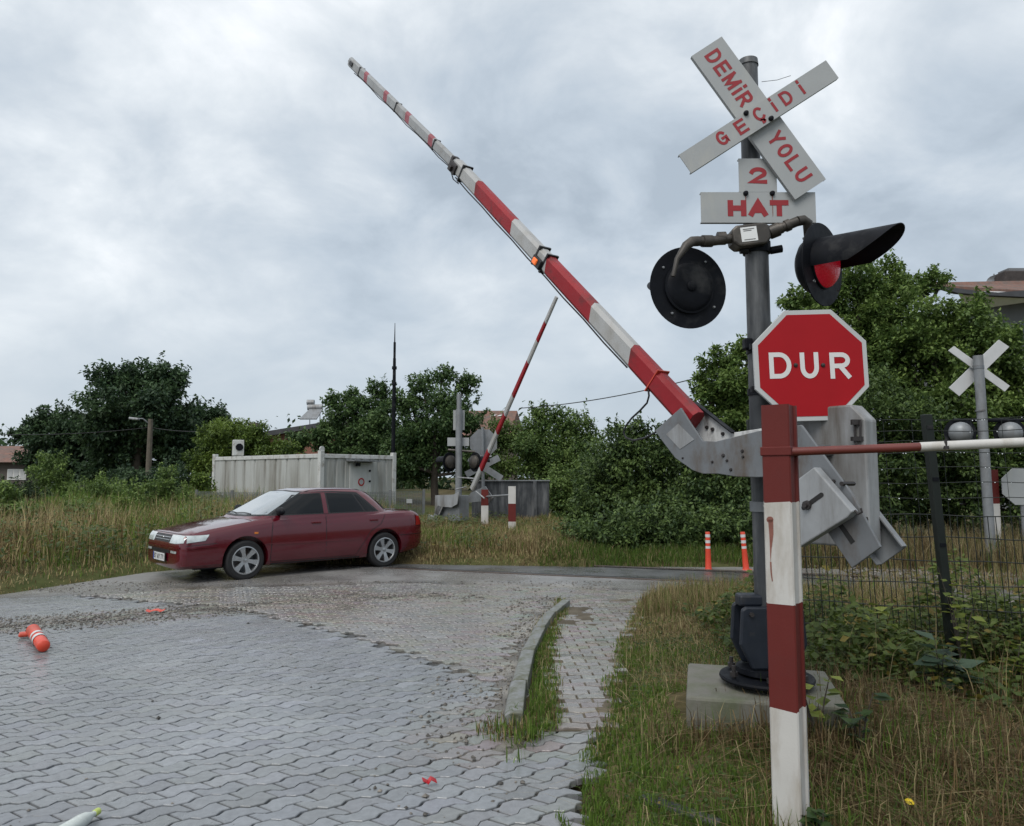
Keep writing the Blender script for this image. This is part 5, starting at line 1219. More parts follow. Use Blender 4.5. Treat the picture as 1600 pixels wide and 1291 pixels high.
# mesh fence round the cabin
M['mesh_grey'] = mat('mesh_grey', (.14, .15, .155), .5, .3, var=.2)
cf = thing('mesh_fence', 'low grey wire mesh fence around the cabin, behind the car', 'fence', at(330, 800, 20.5))
def wirefence(p, q, z0, z1, npost, parent, nx, nz):
    mb = MB()
    for i in range(nx+1): a = p.lerp(q, i/nx); mb.box((a.x, a.y, (z0+z1)/2), (.012, .012, z1-z0))
    u = (q-p).normalized(); Rz = Matrix.Rotation(math.atan2(u.y, u.x), 3, 'Z'); Ln = (q-p).length; m_ = (p+q)/2
    for k in range(nz+1): mb.box((m_.x, m_.y, z0+(z1-z0)*k/nz), (Ln, .010, .012), Rz)
    mb.build('mesh_panel', M['mesh_grey'], parent)
    for i in range(npost+1): a = p.lerp(q, i/npost); mb = MB(); mb.box((a.x, a.y, (z0+z1)/2+.03), (.07, .07, z1-z0+.06)); mb.build('fence_post', M['mesh_grey'], parent)
g0 = hz(-9, 21)
wirefence(at(306, 800, 22.5), at(490, 800, 19.5), g0, at(400, 770, 21).z, 3, cf, 70, 16); wirefence(at(490, 800, 19.5), at(662, 800, 22.0), g0, at(600, 769, 21).z, 3, cf, 62, 16)
mb = MB(); c = at(640, 783, 21.6); mb.box(c-Y3*.05, (.16, .01, .12)); mb.build('small_notice', M['white_sign'], cf)
# ------------------------------------------------------------------ mast, street lamp, wires
ms = thing('radio_mast', 'tall thin dark radio mast rising behind the cabin', 'mast', base(614, 800, 30))
zt2 = at(615, 505, 30).z; xb = at(614.5, 700, 30).x; zk = at(615, 560, 30).z
mb = MB(); mb.tube([(xb, 30, 0), (xb, 30, at(615, 640, 30).z), (xb, 30, zk)], [.09, .08, .06], 8); mb.tube([(xb, 30, zk-.1), (xb, 30, at(615, 535, 30).z)], .05, 8); mb.build('mast_tube', M['black_metal'], ms)
mb = MB(); mb.tube([(xb, 30, at(615, 536, 30).z), (xb, 30, zt2)], [.028, .012], 6); mb.build('aerial', M['black_metal'], ms)
for y in (575, 600, 622, 640):
    mb = MB(); q = Vector((xb, 30, at(615, y, 30).z)); mb.tube([q-Z3*.06, q+Z3*.06], .10, 8); mb.build('mast_joint', M['black_metal'], ms)
sl_ = thing('street_lamp', 'wooden pole with a small street lamp before the dark trees', 'street lamp', base(233, 760, 33))
zt3 = at(234, 655, 33).z; xb = at(233.5, 700, 33).x; M['wood_pole'] = mat('wood_pole', (.10, .085, .065), .8, var=.3)
mb = MB(); mb.tube([(xb, 33, 0), (xb, 33, zt3)], [.14, .10], 10); mb.build('pole', M['wood_pole'], sl_)
mb = MB(); mb.tube([(xb, 33, zt3-.25), (xb-.25, 32.8, zt3-.0), (xb-.42, 32.7, zt3+.0)], .03, 6); mb.build('bracket', M['galv'], sl_)
mb = MB(); mb.box((xb-.55, 32.65, zt3-.01), (.42, .2, .10), Matrix.Rotation(.12, 3, 'Y')); mb.build('lamp_head', M['galv_light'], sl_, bevel=.03)
def wire(a, b_, sag, r, label):
    mb = MB(); pts = [a.lerp(b_, i/16)-Z3*sag*4*(i/16)*(1-i/16) for i in range(17)]; mb.tube(pts, r, 5); o = mb.build('overhead_wire', M['cable'], loc=a.lerp(b_, .5)); return tag(o, label, 'wire')
wire(at(812, 638, 30), at(1180, 565, 22), .25, .018, 'single dark overhead wire crossing the sky behind the raised barrier arm')
wire(at(236, 668, 33), at(345, 673, 30), .1, .014, 'thin overhead wire running right from the street lamp pole')
wire(at(233, 668, 33), at(-60, 676, 36), .2, .014, 'thin overhead wire running left from the street lamp pole')
# ------------------------------------------------------------------ houses
M['brick'] = mat('brick', (.24, .105, .075), .8, var=.3, vscale=9, dirt=(.14, .09, .07), damt=.4)
M['roof_tile'] = mat('roof_tile', (.17, .085, .062), .8, var=.35, vscale=5, bump=.5, bscale=14, dirt=(.10, .085, .075), damt=.6, dscale=2)
M['roof_dark'] = mat('roof_dark', (.05, .052, .058), .7, var=.25, vscale=3)
M['render_grey'] = mat('render_grey', (.16, .165, .175), .75, var=.12, vscale=1.5)
M['render_brown'] = mat('render_brown', (.10, .085, .075), .8, var=.15, vscale=2)
M['chimney_dark'] = mat('chimney_dark', (.045, .038, .036), .85, var=.3, vscale=5)
M['soffit'] = mat('soffit', (.85, .86, .87), .6, var=.08)
M['glass'] = mat('glass', (.05, .06, .07), .1, spec=.8); M['window_white'] = mat('window_white', (.65, .65, .64), .5)
def box_pts(x0, x1, y0, y1, z0, z1): return [Vector((x, y, z)) for z in (z0, z1) for x, y in ((x0, y0), (x1, y0), (x1, y1), (x0, y1))]
# left edge
hY = 44; h1 = thing('house', 'small brown house with grey-brown tiled roof at the left edge', 'house', base(0, 760, hY))
x0, x1 = at(-90, 730, hY).x, at(40, 730, hY).x; ze = at(20, 720, hY).z; zr = at(0, 697, hY+3).z
mb = MB(); mb.hexa(box_pts(x0, x1, hY, hY+6, -.2, ze)); mb.build('wall', M['render_brown'], h1)
mb = MB(); mb.add([Vector((x0-.4, hY-.5, ze-.1)), Vector((x1+.3, hY-.5, ze-.1)), Vector((x1-.6, hY+3, zr)), Vector((x0+.6, hY+3, zr)), Vector((x1+.3, hY+6.5, ze-.1)), Vector((x0-.4, hY+6.5, ze-.1))], [(0, 1, 2, 3), (3, 2, 4, 5), (1, 4, 2), (0, 3, 5)]); mb.build('roof', M['roof_tile'], h1)
a, b_ = at(11, 750, hY-.03), at(41, 733, hY-.03); mb = MB(); mb.box(((a.x+b_.x)/2, hY-.02, (a.z+b_.z)/2), (b_.x-a.x, .06, b_.z-a.z)); wf = mb.build('window', M['window_white'], h1)
for i in range(3):
    f = (i+.5)/3; mb = MB(); mb.box((a.x+(b_.x-a.x)*f, hY-.056, (a.z+b_.z)/2), ((b_.x-a.x)/3-.10, .01, (b_.z-a.z)-.14)); mb.build('pane', M['curtain'] if 'curtain' in M else M['sign_back'], wf)
# brick house with the solar heater
def pxprism(pts, Y, dep, mb): mb.prism([at(x, y, Y) for x, y in pts], (0, dep, 0)); return mb
hY = 46; h2 = thing('house', 'brick house with dark low-pitched roof half hidden behind trees and the cabin', 'house', base(470, 760, hY))
mb = MB(); pxprism([(412, 775), (412, 681.5), (575, 655), (575, 775)], hY, 7, mb); mb.build('wall', M['brick'], h2)
mb = MB(); pxprism([(396, 685), (582, 654), (582, 647.5), (396, 677)], hY-.5, 8, mb); rf = mb.build('roof', M['roof_dark'], h2)
mb = MB(); a = at(397, 684, hY+.6); b_ = at(397, 661, hY+.6); mb.box((a+b_)/2, (.55, .6, b_.z-a.z)); mb.build('chimney', M['render_brown'], rf)
hx = thing('solar_heater', 'rooftop solar water heater with silver tank and tilted panel', 'solar heater', at(488, 655, hY+2)); c = at(488, 640, hY+2)
mb = MB(); a, b_ = at(468, 656, hY+1.6), at(487, 640, hY+2.4); mb.hexa([a-X3*.0, a+X3*1.1, b_+X3*.75, b_-X3*.1, a+Z3*.08, a+X3*1.1+Z3*.08, b_+X3*.75+Z3*.08, b_-X3*.1+Z3*.08]); mb.build('panel', M['galv'], hx)
mb = MB(); mb.tube([at(481, 637, hY+2.5), at(504, 636.5, hY+2.5)], .20, 14); mb.tube([at(480, 629, hY+2.7), at(491, 629, hY+2.7)], .18, 14); mb.build('tank', M['galv_light'], hx, smooth=40)
mb = MB()
for x in (484, 500): mb.tube([at(x, 664, hY+2.5), at(x, 637, hY+2.5)], .03, 6)
mb.build('stand', M['galv_light'], hx)
# tiled gable between the trees
hY = 52; h3 = thing('house', 'house with weathered red tiled roof and two bright roof windows between the trees', 'house', base(780, 760, hY))
x0, x1 = at(742, 660, hY).x, at(815, 660, hY).x; ze = at(780, 676, hY).z; zr = at(780, 640, hY+2).z
mb = MB(); mb.hexa(box_pts(x0, x1-.3, hY+.3, hY+6, -.3, ze)); mb.build('wall', M['render_brown'], h3)
xr = at(808, 642, hY+3).x
mb = MB(); mb.add([Vector((x0-2, hY, ze-.2)), Vector((x1-.8, hY, ze-.2)), Vector((xr, hY+3, zr)), Vector((x0-2, hY+3, zr)), Vector((x1+.4, hY+6, ze-.2)), Vector((x0-2, hY+6, ze-.2))], [(0, 1, 2, 3), (3, 2, 4, 5), (1, 4, 2)]); rf = mb.build('roof', M['roof_tile'], h3)
for x in (771, 781):
    f = lambda px, py: at_plane(px, py, Vector((0, hY, ze-.2)), Vector((0, -(zr-ze+.2), 3)).normalized())+Vector((0, -.06, .06))
    mb = MB(); mb.add([f(x-5, 652), f(x+2, 651), f(x+6, 649), f(x-1, 650)], [(0, 1, 2, 3)]); mb.build('roof_window', M['plate_white'], rf)
# small tiled shed roof behind the board
sh = thing('shed', 'small shed with pale and red striped tiled roof right of the grey board', 'shed', base(868, 830, 27))
mb = MB()
for i in range(6):
    z0 = at(870, 800-i*3.6, 27+i*.12).z; z1 = at(870, 800-(i+1)*3.6, 27+(i+1)*.12).z; xa, xb_ = at(850, 790, 27).x, at(882-i*.6, 790, 27).x
    P = [Vector((xa, 27+i*.12, z0)), Vector((xb_, 27+i*.12, z0)), Vector((xb_, 27+(i+1)*.12, z1-.02)), Vector((xa, 27+(i+1)*.12, z1-.02))]; mb.prism(P, (0, .02, .03), i % 2)
M['tile_pale'] = mat('tile_pale', (.42, .36, .33), .7); mb.build('roof', [M['tile_pale'], M['roof_tile']], sh)
mb = MB(); xa, xb_ = at(852, 810, 27.2).x, at(879, 810, 27.2).x; mb.hexa(box_pts(xa, xb_, 27.15, 29, hz(xa, 27)-.1, at(870, 801, 27.2).z)); mb.build('wall', M['render_brown'], sh)
# the tall house top right
hY = 33; h4 = thing('house', 'tall grey house with dark roof and white eaves above the trees at the right edge', 'house', base(1580, 760, hY))
mb = MB(); pxprism([(1536, 800), (1536, 481), (1700, 449), (1700, 800)], hY, 7, mb); mb.build('wall', M['render_grey'], h4)
mb = MB(); A_, D_, B_ = at(1496, 457, hY-1.6), at(1512, 488, hY-.1), at(1700, 450, hY-.1); C_ = at(1700, 462, hY-1.6); mb.prism([A_, C_, B_, D_], (0, 0, .08)); mb.build('eaves_soffit', M['soffit'], h4)
mb = MB(); pxprism([(1495, 457.5), (1456, 445), (1530, 455), (1560, 457), (1700, 446), (1700, 462), (1600, 464), (1536, 461)], hY-1.62, .25, mb); mb.build('roof', M['roof_dark'], h4)
mb = MB(); mb.prism([at(1496, 456, hY-1.4), at(1456, 445, hY-1.4), at(1560, 453, hY+2), at(1700, 440, hY+2), at(1700, 460, hY-1.4)], (0, 0, .1)); rf = mb.build('roof', M['roof_tile'], h4)
mb = MB(); a, b_ = at(1559, 464, hY+1.2), at(1612, 428, hY+1.2); mb.box((a+b_)/2, (b_.x-a.x, 1.2, b_.z-a.z)); ch = mb.build('chimney', M['chimney_dark'], rf, bevel=.06)
mb = MB(); mb.box(at(1580, 426, hY+1.2), (.75, .75, .22)); mb.build('chimney_cap', M['render_grey'], ch)
mb = MB(); a = at(1598, 520, hY); mb.box((a.x+.3, hY-.02, a.z), (.9, .06, 1.0)); mb.build('window', M['glass'], h4)
mb = MB(); a = at(1553, 452, hY+1.5); mb.tube([a, at(1553, 428, hY+1.5)], .03, 6); mb.tube([at(1533, 447, hY+1.5), at(1553, 452, hY+1.5)], .025, 6); mb.lathe([(.0, .0), (.18, .05), (.28, .14)], at(1553, 441, hY+1.4), (-.8, -.5, .25), 14); dm = mb.build('satellite_dish', M['galv'], h4, smooth=40)
# ------------------------------------------------------------------ trees
def unit(r, n):
    v = r.normal(size=(n, 3)); return v/np.linalg.norm(v, axis=1)[:, None]
def leaf_mesh(P, D, Nn, Ls, Wd, C):
    """pointed leaves, two faces each folded along the midrib"""
    n = len(P); S = np.cross(D, Nn); S /= np.linalg.norm(S, axis=1)[:, None]+1e-9; Nn = np.cross(S, D)
    L_ = Ls[:, None]; W_ = Wd[:, None]
    a = P; b = P+D*L_*.45+S*W_*.5+Nn*W_*.10; c = P+D*L_; d = P+D*L_*.45-S*W_*.5+Nn*W_*.10
    V = np.stack([a, b, c, d], 1).reshape(-1, 3); i = np.arange(n)*4
    T = np.concatenate([np.stack([i, i+1, i+2], 1), np.stack([i, i+2, i+3], 1)])
    return V, T, np.repeat(C, 4, 0)
def crown(lobes, n, leaf, seed, dark, light, tight=1.0, fill=.25, droop=.35, clump=.36, kc=34):
    r = np.random.default_rng(seed); dark, light = np.array(dark), np.array(light); Ps, Cs, Ns = [], [], []
    ws = np.array([lb[1]**2 for lb in lobes]); ws = ws/ws.sum()
    for (c, rad, *sq), w_ in zip(lobes, ws):
        m = max(30, int(n*w_)); k = max(6, int(kc)); sq = sq[0] if sq else .9
        cd = unit(r, k); cd[:, 2] = cd[:, 2]*.9+.1; rr = rad*(.38+.82*r.random(k)**.75)
        cc = np.array(c)+cd*rr[:, None]*np.array([1, 1, sq]); cr_ = rad*clump*(.42+1.0*r.random(k)**1.6); cb = r.random(k)
        which = r.choice(k, m, p=cr_**2/np.sum(cr_**2)); q = unit(r, m)*(r.random(m)**.45)[:, None]*cr_[which][:, None]*np.array([1, 1, .72])
        p = cc[which]+q; nf = r.random(m) < fill*.6
        p[nf] = np.array(c)+unit(r, int(nf.sum()))*(rad*.85*r.random(int(nf.sum()))**.4)[:, None]*np.array([1, 1, sq])
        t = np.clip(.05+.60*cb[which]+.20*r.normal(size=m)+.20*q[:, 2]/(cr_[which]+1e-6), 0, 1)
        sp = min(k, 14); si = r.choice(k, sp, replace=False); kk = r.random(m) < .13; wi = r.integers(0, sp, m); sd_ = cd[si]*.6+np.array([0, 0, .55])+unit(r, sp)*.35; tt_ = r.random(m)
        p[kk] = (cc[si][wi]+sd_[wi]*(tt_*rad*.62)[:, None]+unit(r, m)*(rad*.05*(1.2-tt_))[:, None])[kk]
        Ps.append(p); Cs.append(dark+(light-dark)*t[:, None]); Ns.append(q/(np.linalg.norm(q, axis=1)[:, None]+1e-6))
    P = np.concatenate(Ps); C = np.concatenate(Cs); O = np.concatenate(Ns); n = len(P)
    D = unit(r, n)*.9+O*.5; D[:, 2] -= droop; D /= np.linalg.norm(D, axis=1)[:, None]
    Nn = unit(r, n)*.7+np.array([0, 0, 1.2])+O*.3; ls = leaf*r.uniform(.7, 1.35, n)
    C = C*r.uniform(.85, 1.15, (n, 1))*np.array([1, 1, 1])
    return leaf_mesh(P, D, Nn, ls, ls*.55, np.clip(C, 0, 1))
def tree(name, label, bx, by, lobes, n, leaf, seed, dark, light, tr=.16, limbs=True, cat='tree', group=None, stem='trunk', crown_name='crown', **k):
    bz = hz(bx, by)-.05; o = thing(name, label, cat, (bx, by, bz), group); r = random.Random(seed)
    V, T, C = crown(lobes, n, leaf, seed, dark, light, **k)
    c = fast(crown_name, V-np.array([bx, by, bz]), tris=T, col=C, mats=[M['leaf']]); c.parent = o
    big = max(lobes, key=lambda l: l[1]); top = Vector(big[0]); mb = MB()
    b_ = Vector((bx, by, bz)); fork_ = b_.lerp(top, .55)
    m1 = b_.lerp(fork_, .5)+Vector((r.uniform(-.1, .1), r.uniform(-.1, .1), 0))*tr*6
    mb.tube([b_-Z3*.1, b_+Z3*.15, m1, fork_, top], [tr*1.35, tr, tr*.85, tr*.7, tr*.25], 9)
    if limbs:
        for lb in lobes:
            e_ = Vector(lb[0]); 
            if (e_-top).length < .01: continue
            s_ = m1.lerp(fork_, r.uniform(.3, 1)); md = s_.lerp(e_, .5)+Vector((r.uniform(-1, 1), r.uniform(-1, 1), r.uniform(.0, 1)))*lb[1]*.25
            mb.tube([s_, md, e_], [tr*.5, tr*.35, tr*.15], 6)
            for q in range(3):
                v = Vector(unit(np.random.default_rng(seed*31+q), 1)[0])*lb[1]*.75; mb.tube([e_.lerp(md, .3*q), e_+v*.45, e_+v*.8], [tr*.18, tr*.10, tr*.03], 5)
    mb.build(stem, M['bark'], o, smooth=60); return o
def lobes_px(L_, Y, spread=.25, seed=0):
    r = random.Random(seed+int(Y*10)); return [(tuple(at(x, y, Y+r.uniform(-1, 1)*rad/1164*Y*spread*2)), rad/1164*Y) for x, y, rad in L_]
DK, LT = (.010, .022, .011), (.045, .085, .028)
# --- left group
def T(name, label, px, Y, L_, n, leaf, seed, dark=DK, light=LT, tr=.16, **k):
    L2 = lobes_px(L_, Y, seed=seed); p = at(px, 745, Y); return tree(name, label, p.x, p.y, L2, n, leaf, seed, dark, light, tr=tr, **k)
WN = (.026, .052, .030), (.095, .158, .066)
T('walnut_tree', 'tallest dark broad-leaved tree at the left, behind the street lamp', 215, 40, [(215, 650, 62), (190, 608, 36), (165, 592, 24), (240, 605, 38), (270, 590, 22), (215, 585, 22), (260, 650, 40), (165, 655, 42), (230, 700, 60), (180, 715, 50), (275, 700, 40)], 45500, 0.216, 11, *WN, tr=.3)
T('walnut_tree', 'lower spreading dark tree between the small house and the tallest left tree', 95, 42, [(95, 690, 38), (50, 675, 20), (30, 682, 12), (75, 662, 22), (120, 668, 30), (60, 715, 30), (110, 725, 35), (145, 690, 35)], 24500, 0.216, 12, *WN, tr=.22)
T('walnut_tree', 'dark tree right of the tallest left tree, with a drooping right side', 320, 43, [(318, 665, 30), (335, 650, 16), (300, 650, 22), (350, 672, 14), (310, 700, 36), (340, 700, 25)], 15750, 0.202, 13, *WN, tr=.2)
YG = (0.0675, 0.1131, 0.0243), (0.1932, 0.2679, 0.0530)
T('locust_tree', 'bright yellow-green feathery tree behind the cabin roof', 360, 30, [(360, 705, 42), (335, 690, 26), (385, 690, 26), (378, 670, 14), (400, 690, 16), (405, 715, 28), (330, 730, 34), (440, 715, 24)], 28000, 0.115, 14, *YG, tr=.11)
MG = (.040, .080, .031), (.160, .245, .085)
T('broadleaf_tree', 'dark green tree just left of the radio mast, top like a narrow plume', 560, 34, [(565, 690, 45), (590, 610, 16), (593, 640, 22), (540, 640, 26), (520, 625, 11), (555, 625, 18), (590, 680, 34), (530, 690, 34), (500, 680, 20), (470, 690, 18), (450, 700, 14), (560, 720, 40)], 29750, 0.158, 15, *MG, tr=.16)
T('broadleaf_tree', 'tall dark green tree right of the radio mast, behind the distant signal', 680, 32, [(680, 660, 50), (640, 630, 26), (660, 600, 18), (690, 590, 16), (725, 605, 17), (740, 595, 9), (640, 680, 40), (715, 650, 32), (670, 710, 50), (720, 710, 42), (630, 730, 40), (745, 735, 30)], 38500, 0.151, 16, *MG, tr=.18)
LG = (.062, .112, .034), (.200, .280, .080)
T('plum_tree', 'light green round tree right of the tiled gable, beyond the grey board', 850, 33, [(850, 700, 48), (855, 650, 20), (800, 680, 32), (895, 675, 32), (920, 690, 22), (780, 710, 34), (880, 720, 44), (830, 735, 44), (920, 730, 36)], 35000, 0.137, 17, *LG, tr=.15)
T('plum_tree', 'small pale green tree low behind the far grey board', 905, 26, [(905, 760, 40), (880, 775, 30), (930, 740, 30), (890, 800, 34), (930, 790, 40)], 19250, 0.115, 18, *LG, tr=.1)
# --- right: dark thicket from the board to the signal pole, then the big ash trees
DKR = (.034, .064, .024), (.165, .240, .070)
T('thicket_tree', 'dark dense tree with low branches, left of the barrier fork', 1010, 20, [(1000, 725, 50), (960, 715, 40), (1035, 700, 34), (985, 680, 26), (1040, 672, 16), (955, 765, 50), (1010, 790, 60), (930, 800, 46), (960, 835, 45), (1030, 840, 46), (1070, 760, 40), (915, 830, 34)], 45500, 0.108, 21, *DKR, tr=.12)
T('thicket_tree', 'dark dense tree behind the barrier fork, left of the signal pole', 1120, 18.5, [(1120, 740, 60), (1085, 700, 36), (1150, 690, 40), (1080, 790, 56), (1140, 800, 56), (1100, 840, 50), (1170, 770, 50), (1165, 835, 44), (1060, 850, 40)], 42000, 0.101, 22, *DKR, tr=.12)
AS = (0.0640, 0.1150, 0.0300), (0.2250, 0.3150, 0.0850)
T('ash_tree', 'light leafy ash tree right behind the signal pole, under the black lamps', 1150, 19, [(1150, 600, 42), (1170, 545, 22), (1125, 570, 26), (1185, 590, 40), (1110, 610, 26), (1095, 590, 9), (1150, 650, 46), (1100, 645, 24), (1190, 640, 40)], 26250, 0.112, 23, *AS, tr=.13)
T('ash_tree', 'tall leafy ash tree above the stop sign, its top behind the red lamp hood', 1330, 19.5, [(1330, 520, 72), (1290, 460, 36), (1340, 445, 36), (1390, 440, 34), (1375, 490, 50), (1250, 475, 26), (1270, 530, 52), (1420, 460, 26), (1455, 440, 18), (1475, 435, 10), (1300, 590, 70), (1390, 560, 62), (1235, 570, 46)], 59500, 0.112, 24, *AS, tr=.2)
T('ash_tree', 'broad ash tree at the right edge behind the far crossbuck', 1500, 18, [(1500, 570, 62), (1450, 520, 50), (1510, 500, 36), (1550, 540, 40), (1580, 570, 44), (1610, 600, 50), (1430, 590, 60), (1530, 630, 62), (1450, 660, 66), (1600, 680, 60), (1540, 690, 60)], 56000, 0.108, 25, *AS, tr=.18)
T('thicket_tree', 'dark undergrown tree between the barrier cabinet and the leaning fence post', 1370, 17, [(1370, 660, 70), (1300, 680, 60), (1250, 700, 56), (1430, 710, 66), (1340, 740, 66), (1270, 770, 62), (1400, 770, 60), (1220, 780, 52), (1330, 810, 50)], 45500, 0.101, 26, *DKR, tr=.14)
T('thicket_tree', 'dark undergrown tree behind the crossing signal at the right edge', 1540, 17.5, [(1540, 740, 60), (1480, 740, 56), (1600, 740, 60), (1500, 790, 46), (1580, 800, 46), (1450, 790, 40), (1640, 700, 60)], 31500, 0.101, 27, *DKR, tr=.12)
for lab, px_, Lb, sd_ in (('low dark bush hugging the road edge, left of the two orange posts', 960, [(915, 850, 26), (950, 846, 32), (990, 848, 32), (1030, 846, 34), (905, 835, 30), (975, 825, 36), (1020, 820, 36)], 41),
                        ('low dark bush hugging the road edge right behind the two orange posts', 1115, [(1065, 848, 32), (1100, 846, 34), (1140, 848, 34), (1180, 846, 34), (1085, 820, 36), (1135, 820, 38), (1175, 815, 36)], 42)):
    T('shrub', lab, px_, 15.6, Lb, 9500, .085, sd_, *DKR, tr=.03, cat='shrub', stem='stem', crown_name='foliage', group='bushes at the foot of the thicket')
# --- shrubs on the left bank
SH = (.066, .115, .032), (.215, .300, .080)
def S(label, px, Y, L_, n, leaf, seed, cols=SH): return T('shrub', label, px, Y, L_, n, leaf, seed, *cols, tr=.035, cat='shrub', group='shrubs on the left bank', stem='stem', crown_name='foliage')
S('upright bright green sapling below the small house at the left', 80, 24, [(80, 745, 24), (78, 722, 15), (70, 770, 26), (95, 770, 24)], 6650, 0.086, 31)
S('pale green shrub near the left edge below the small house', 30, 20, [(25, 775, 28), (50, 790, 26), (-10, 780, 30), (10, 800, 26)], 7350, 0.079, 32, ((.025, .045, .02), (.085, .12, .05)))
S('leafy green shrub before the foot of the tallest left tree', 150, 23, [(150, 770, 24), (125, 785, 24), (180, 780, 22), (160, 795, 26)], 7350, 0.086, 33)
S('tall loose shrub left of the cabin fence', 255, 19.5, [(255, 765, 24), (245, 790, 26), (280, 790, 24), (262, 740, 12), (230, 800, 20), (300, 800, 18)], 9100, 0.072, 34)
S('low bright shrub in the grass before the car', 200, 18, [(200, 795, 18), (185, 810, 18), (215, 812, 16)], 4200, 0.065, 35, YG)
S('pale green shrub rising out of the dry bank, left of the car bonnet', 120, 16.5, [(120, 800, 20), (100, 812, 18), (140, 815, 18)], 3000, .08, 37)
S('light green bush beside the left end of the cabin', 310, 24, [(312, 770, 22), (300, 790, 20), (328, 790, 18), (318, 750, 14)], 4200, .10, 38, YG)
S('loose light green shrub at the left edge, in front of the lower tree', 10, 15.5, [(5, 785, 26), (-15, 800, 28), (30, 802, 22), (12, 765, 14)], 3600, .08, 39)
S('rounded mid-green shrub on the bank between the pale sapling and the cabin', 175, 26, [(170, 770, 24), (195, 775, 24), (150, 778, 22)], 4000, .10, 40)
S('dark shrub under the street lamp', 220, 30, [(225, 755, 26), (195, 755, 24), (255, 760, 24), (280, 745, 24)], 7000, 0.108, 36, WN)
# far belt of woodland that closes the view
r = np.random.default_rng(99); lob = []
for i in range(64):
    x = -75+i*2.6; Y = 66+r.normal()*4; lob.append(((x, Y, 1.5+r.random()*2.2), 2.6+r.random()*1.5))
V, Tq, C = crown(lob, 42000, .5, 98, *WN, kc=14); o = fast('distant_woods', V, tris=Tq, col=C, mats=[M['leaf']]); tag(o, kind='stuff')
# ------------------------------------------------------------------ grass and weeds
def blades(name, X, Y, Z, Hh, wd, lean, C, seed=0, kind='stuff', curl=.35, parent=None):
    r = np.random.default_rng(seed); n = len(X); a = r.uniform(0, 2*np.pi, n); b = r.uniform(0, 2*np.pi, n)
    ln = np.abs(r.normal(0, 1, n))*lean; dx, dy = np.cos(a)*ln, np.sin(a)*ln; wx, wy = np.cos(b)*wd*.5, np.sin(b)*wd*.5
    P = np.stack([X, Y, Z-.01], 1); up = Hh*np.sqrt(np.clip(1-np.minimum(ln, .95)**2, .08, 1)); hx_ = dx*Hh; hy_ = dy*Hh
    W_ = np.stack([wx, wy, np.zeros(n)], 1)
    m = P+np.stack([hx_*.32, hy_*.32, up*.58+.01], 1); t = P+np.stack([hx_, hy_, up*(1-curl*np.minimum(ln, 1))+.01], 1)
    V = np.stack([P-W_, P+W_, m+W_*.75, m-W_*.75, t], 1).reshape(-1, 3); i = np.arange(n)*5
    Q = np.stack([i, i+1, i+2, i+3], 1); T_ = np.stack([i+3, i+2, i+4], 1)
    o = fast(name, V, quads=Q, tris=T_, col=np.repeat(C, 5, 0), mats=[M['grass']]); return tag(o, kind=kind)
def scatter(n, x0, x1, y0, y1, seed, wfun):
    r = np.random.default_rng(seed); X = r.uniform(x0, x1, n); Y = r.uniform(y0, y1, n); k = r.random(n) < wfun(X, Y); return X[k], Y[k]
GRN = ((.045, .085, .014), (.150, .235, .042)); DRY = ((.16, .125, .06), (.44, .36, .19)); BRN = ((.07, .045, .022), (.18, .12, .06))
def mixcol(X, Y, wdry, seed, wb=.2):
    r = np.random.default_rng(seed); n = len(X); u = r.random(n); t = r.random(n)
    c = lerp3(*GRN, t); d = lerp3(*DRY, t); b = lerp3(*BRN, t); k = u < wdry; c[k] = d[k]; k2 = r.random(n) < wdry*wb; c[k2] = b[k2]; return c
def dOff(X, Y): return np.minimum(sdist(X, Y, ROAD), sdist(X, Y, WALK))
# right verge
def near_w(X, Y):
    d = dOff(X, Y); n = fbm(X, Y, 1.4, 3, 111)
    foot = (np.abs(X-1.5) < .5) & (np.abs(Y-4.63) < .46)
    return np.where((d > -.03) & ~foot & (track_d(X, Y) < -.9), np.clip(.62+1.1*(n-.3), .15, 1), 0)
def dryness(X, Y):
    n = fbm(X, Y, .9, 4, 121); far = smooth01((Y-6.4)/1.6)
    rightd = smooth01((X-1.55)/.6)*smooth01((5.6-Y)/1.2)
    return np.clip(.06+1.5*(n-.47)+far*.40+rightd*.22, .01, .92)
X, Y = scatter(300000, .2, 5.5, 2.5, 11.2, 41, near_w); rr = np.random.default_rng(5)
hgt = (.022+.060*rr.random(len(X))**1.7)*(.35+1.3*fbm(X, Y, 2.6, 3, 131)); hgt *= 1+.9*smooth01((Y-8.8)/1.5); hgt *= 1-.35*smooth01((X-1.3)/.5)*smooth01((6-Y)/.6)
blades('verge_grass', X, Y, np.maximum(H(X, Y), -.005), hgt, .0065, .75, mixcol(X, Y, dryness(X, Y), 6, .35), 7)
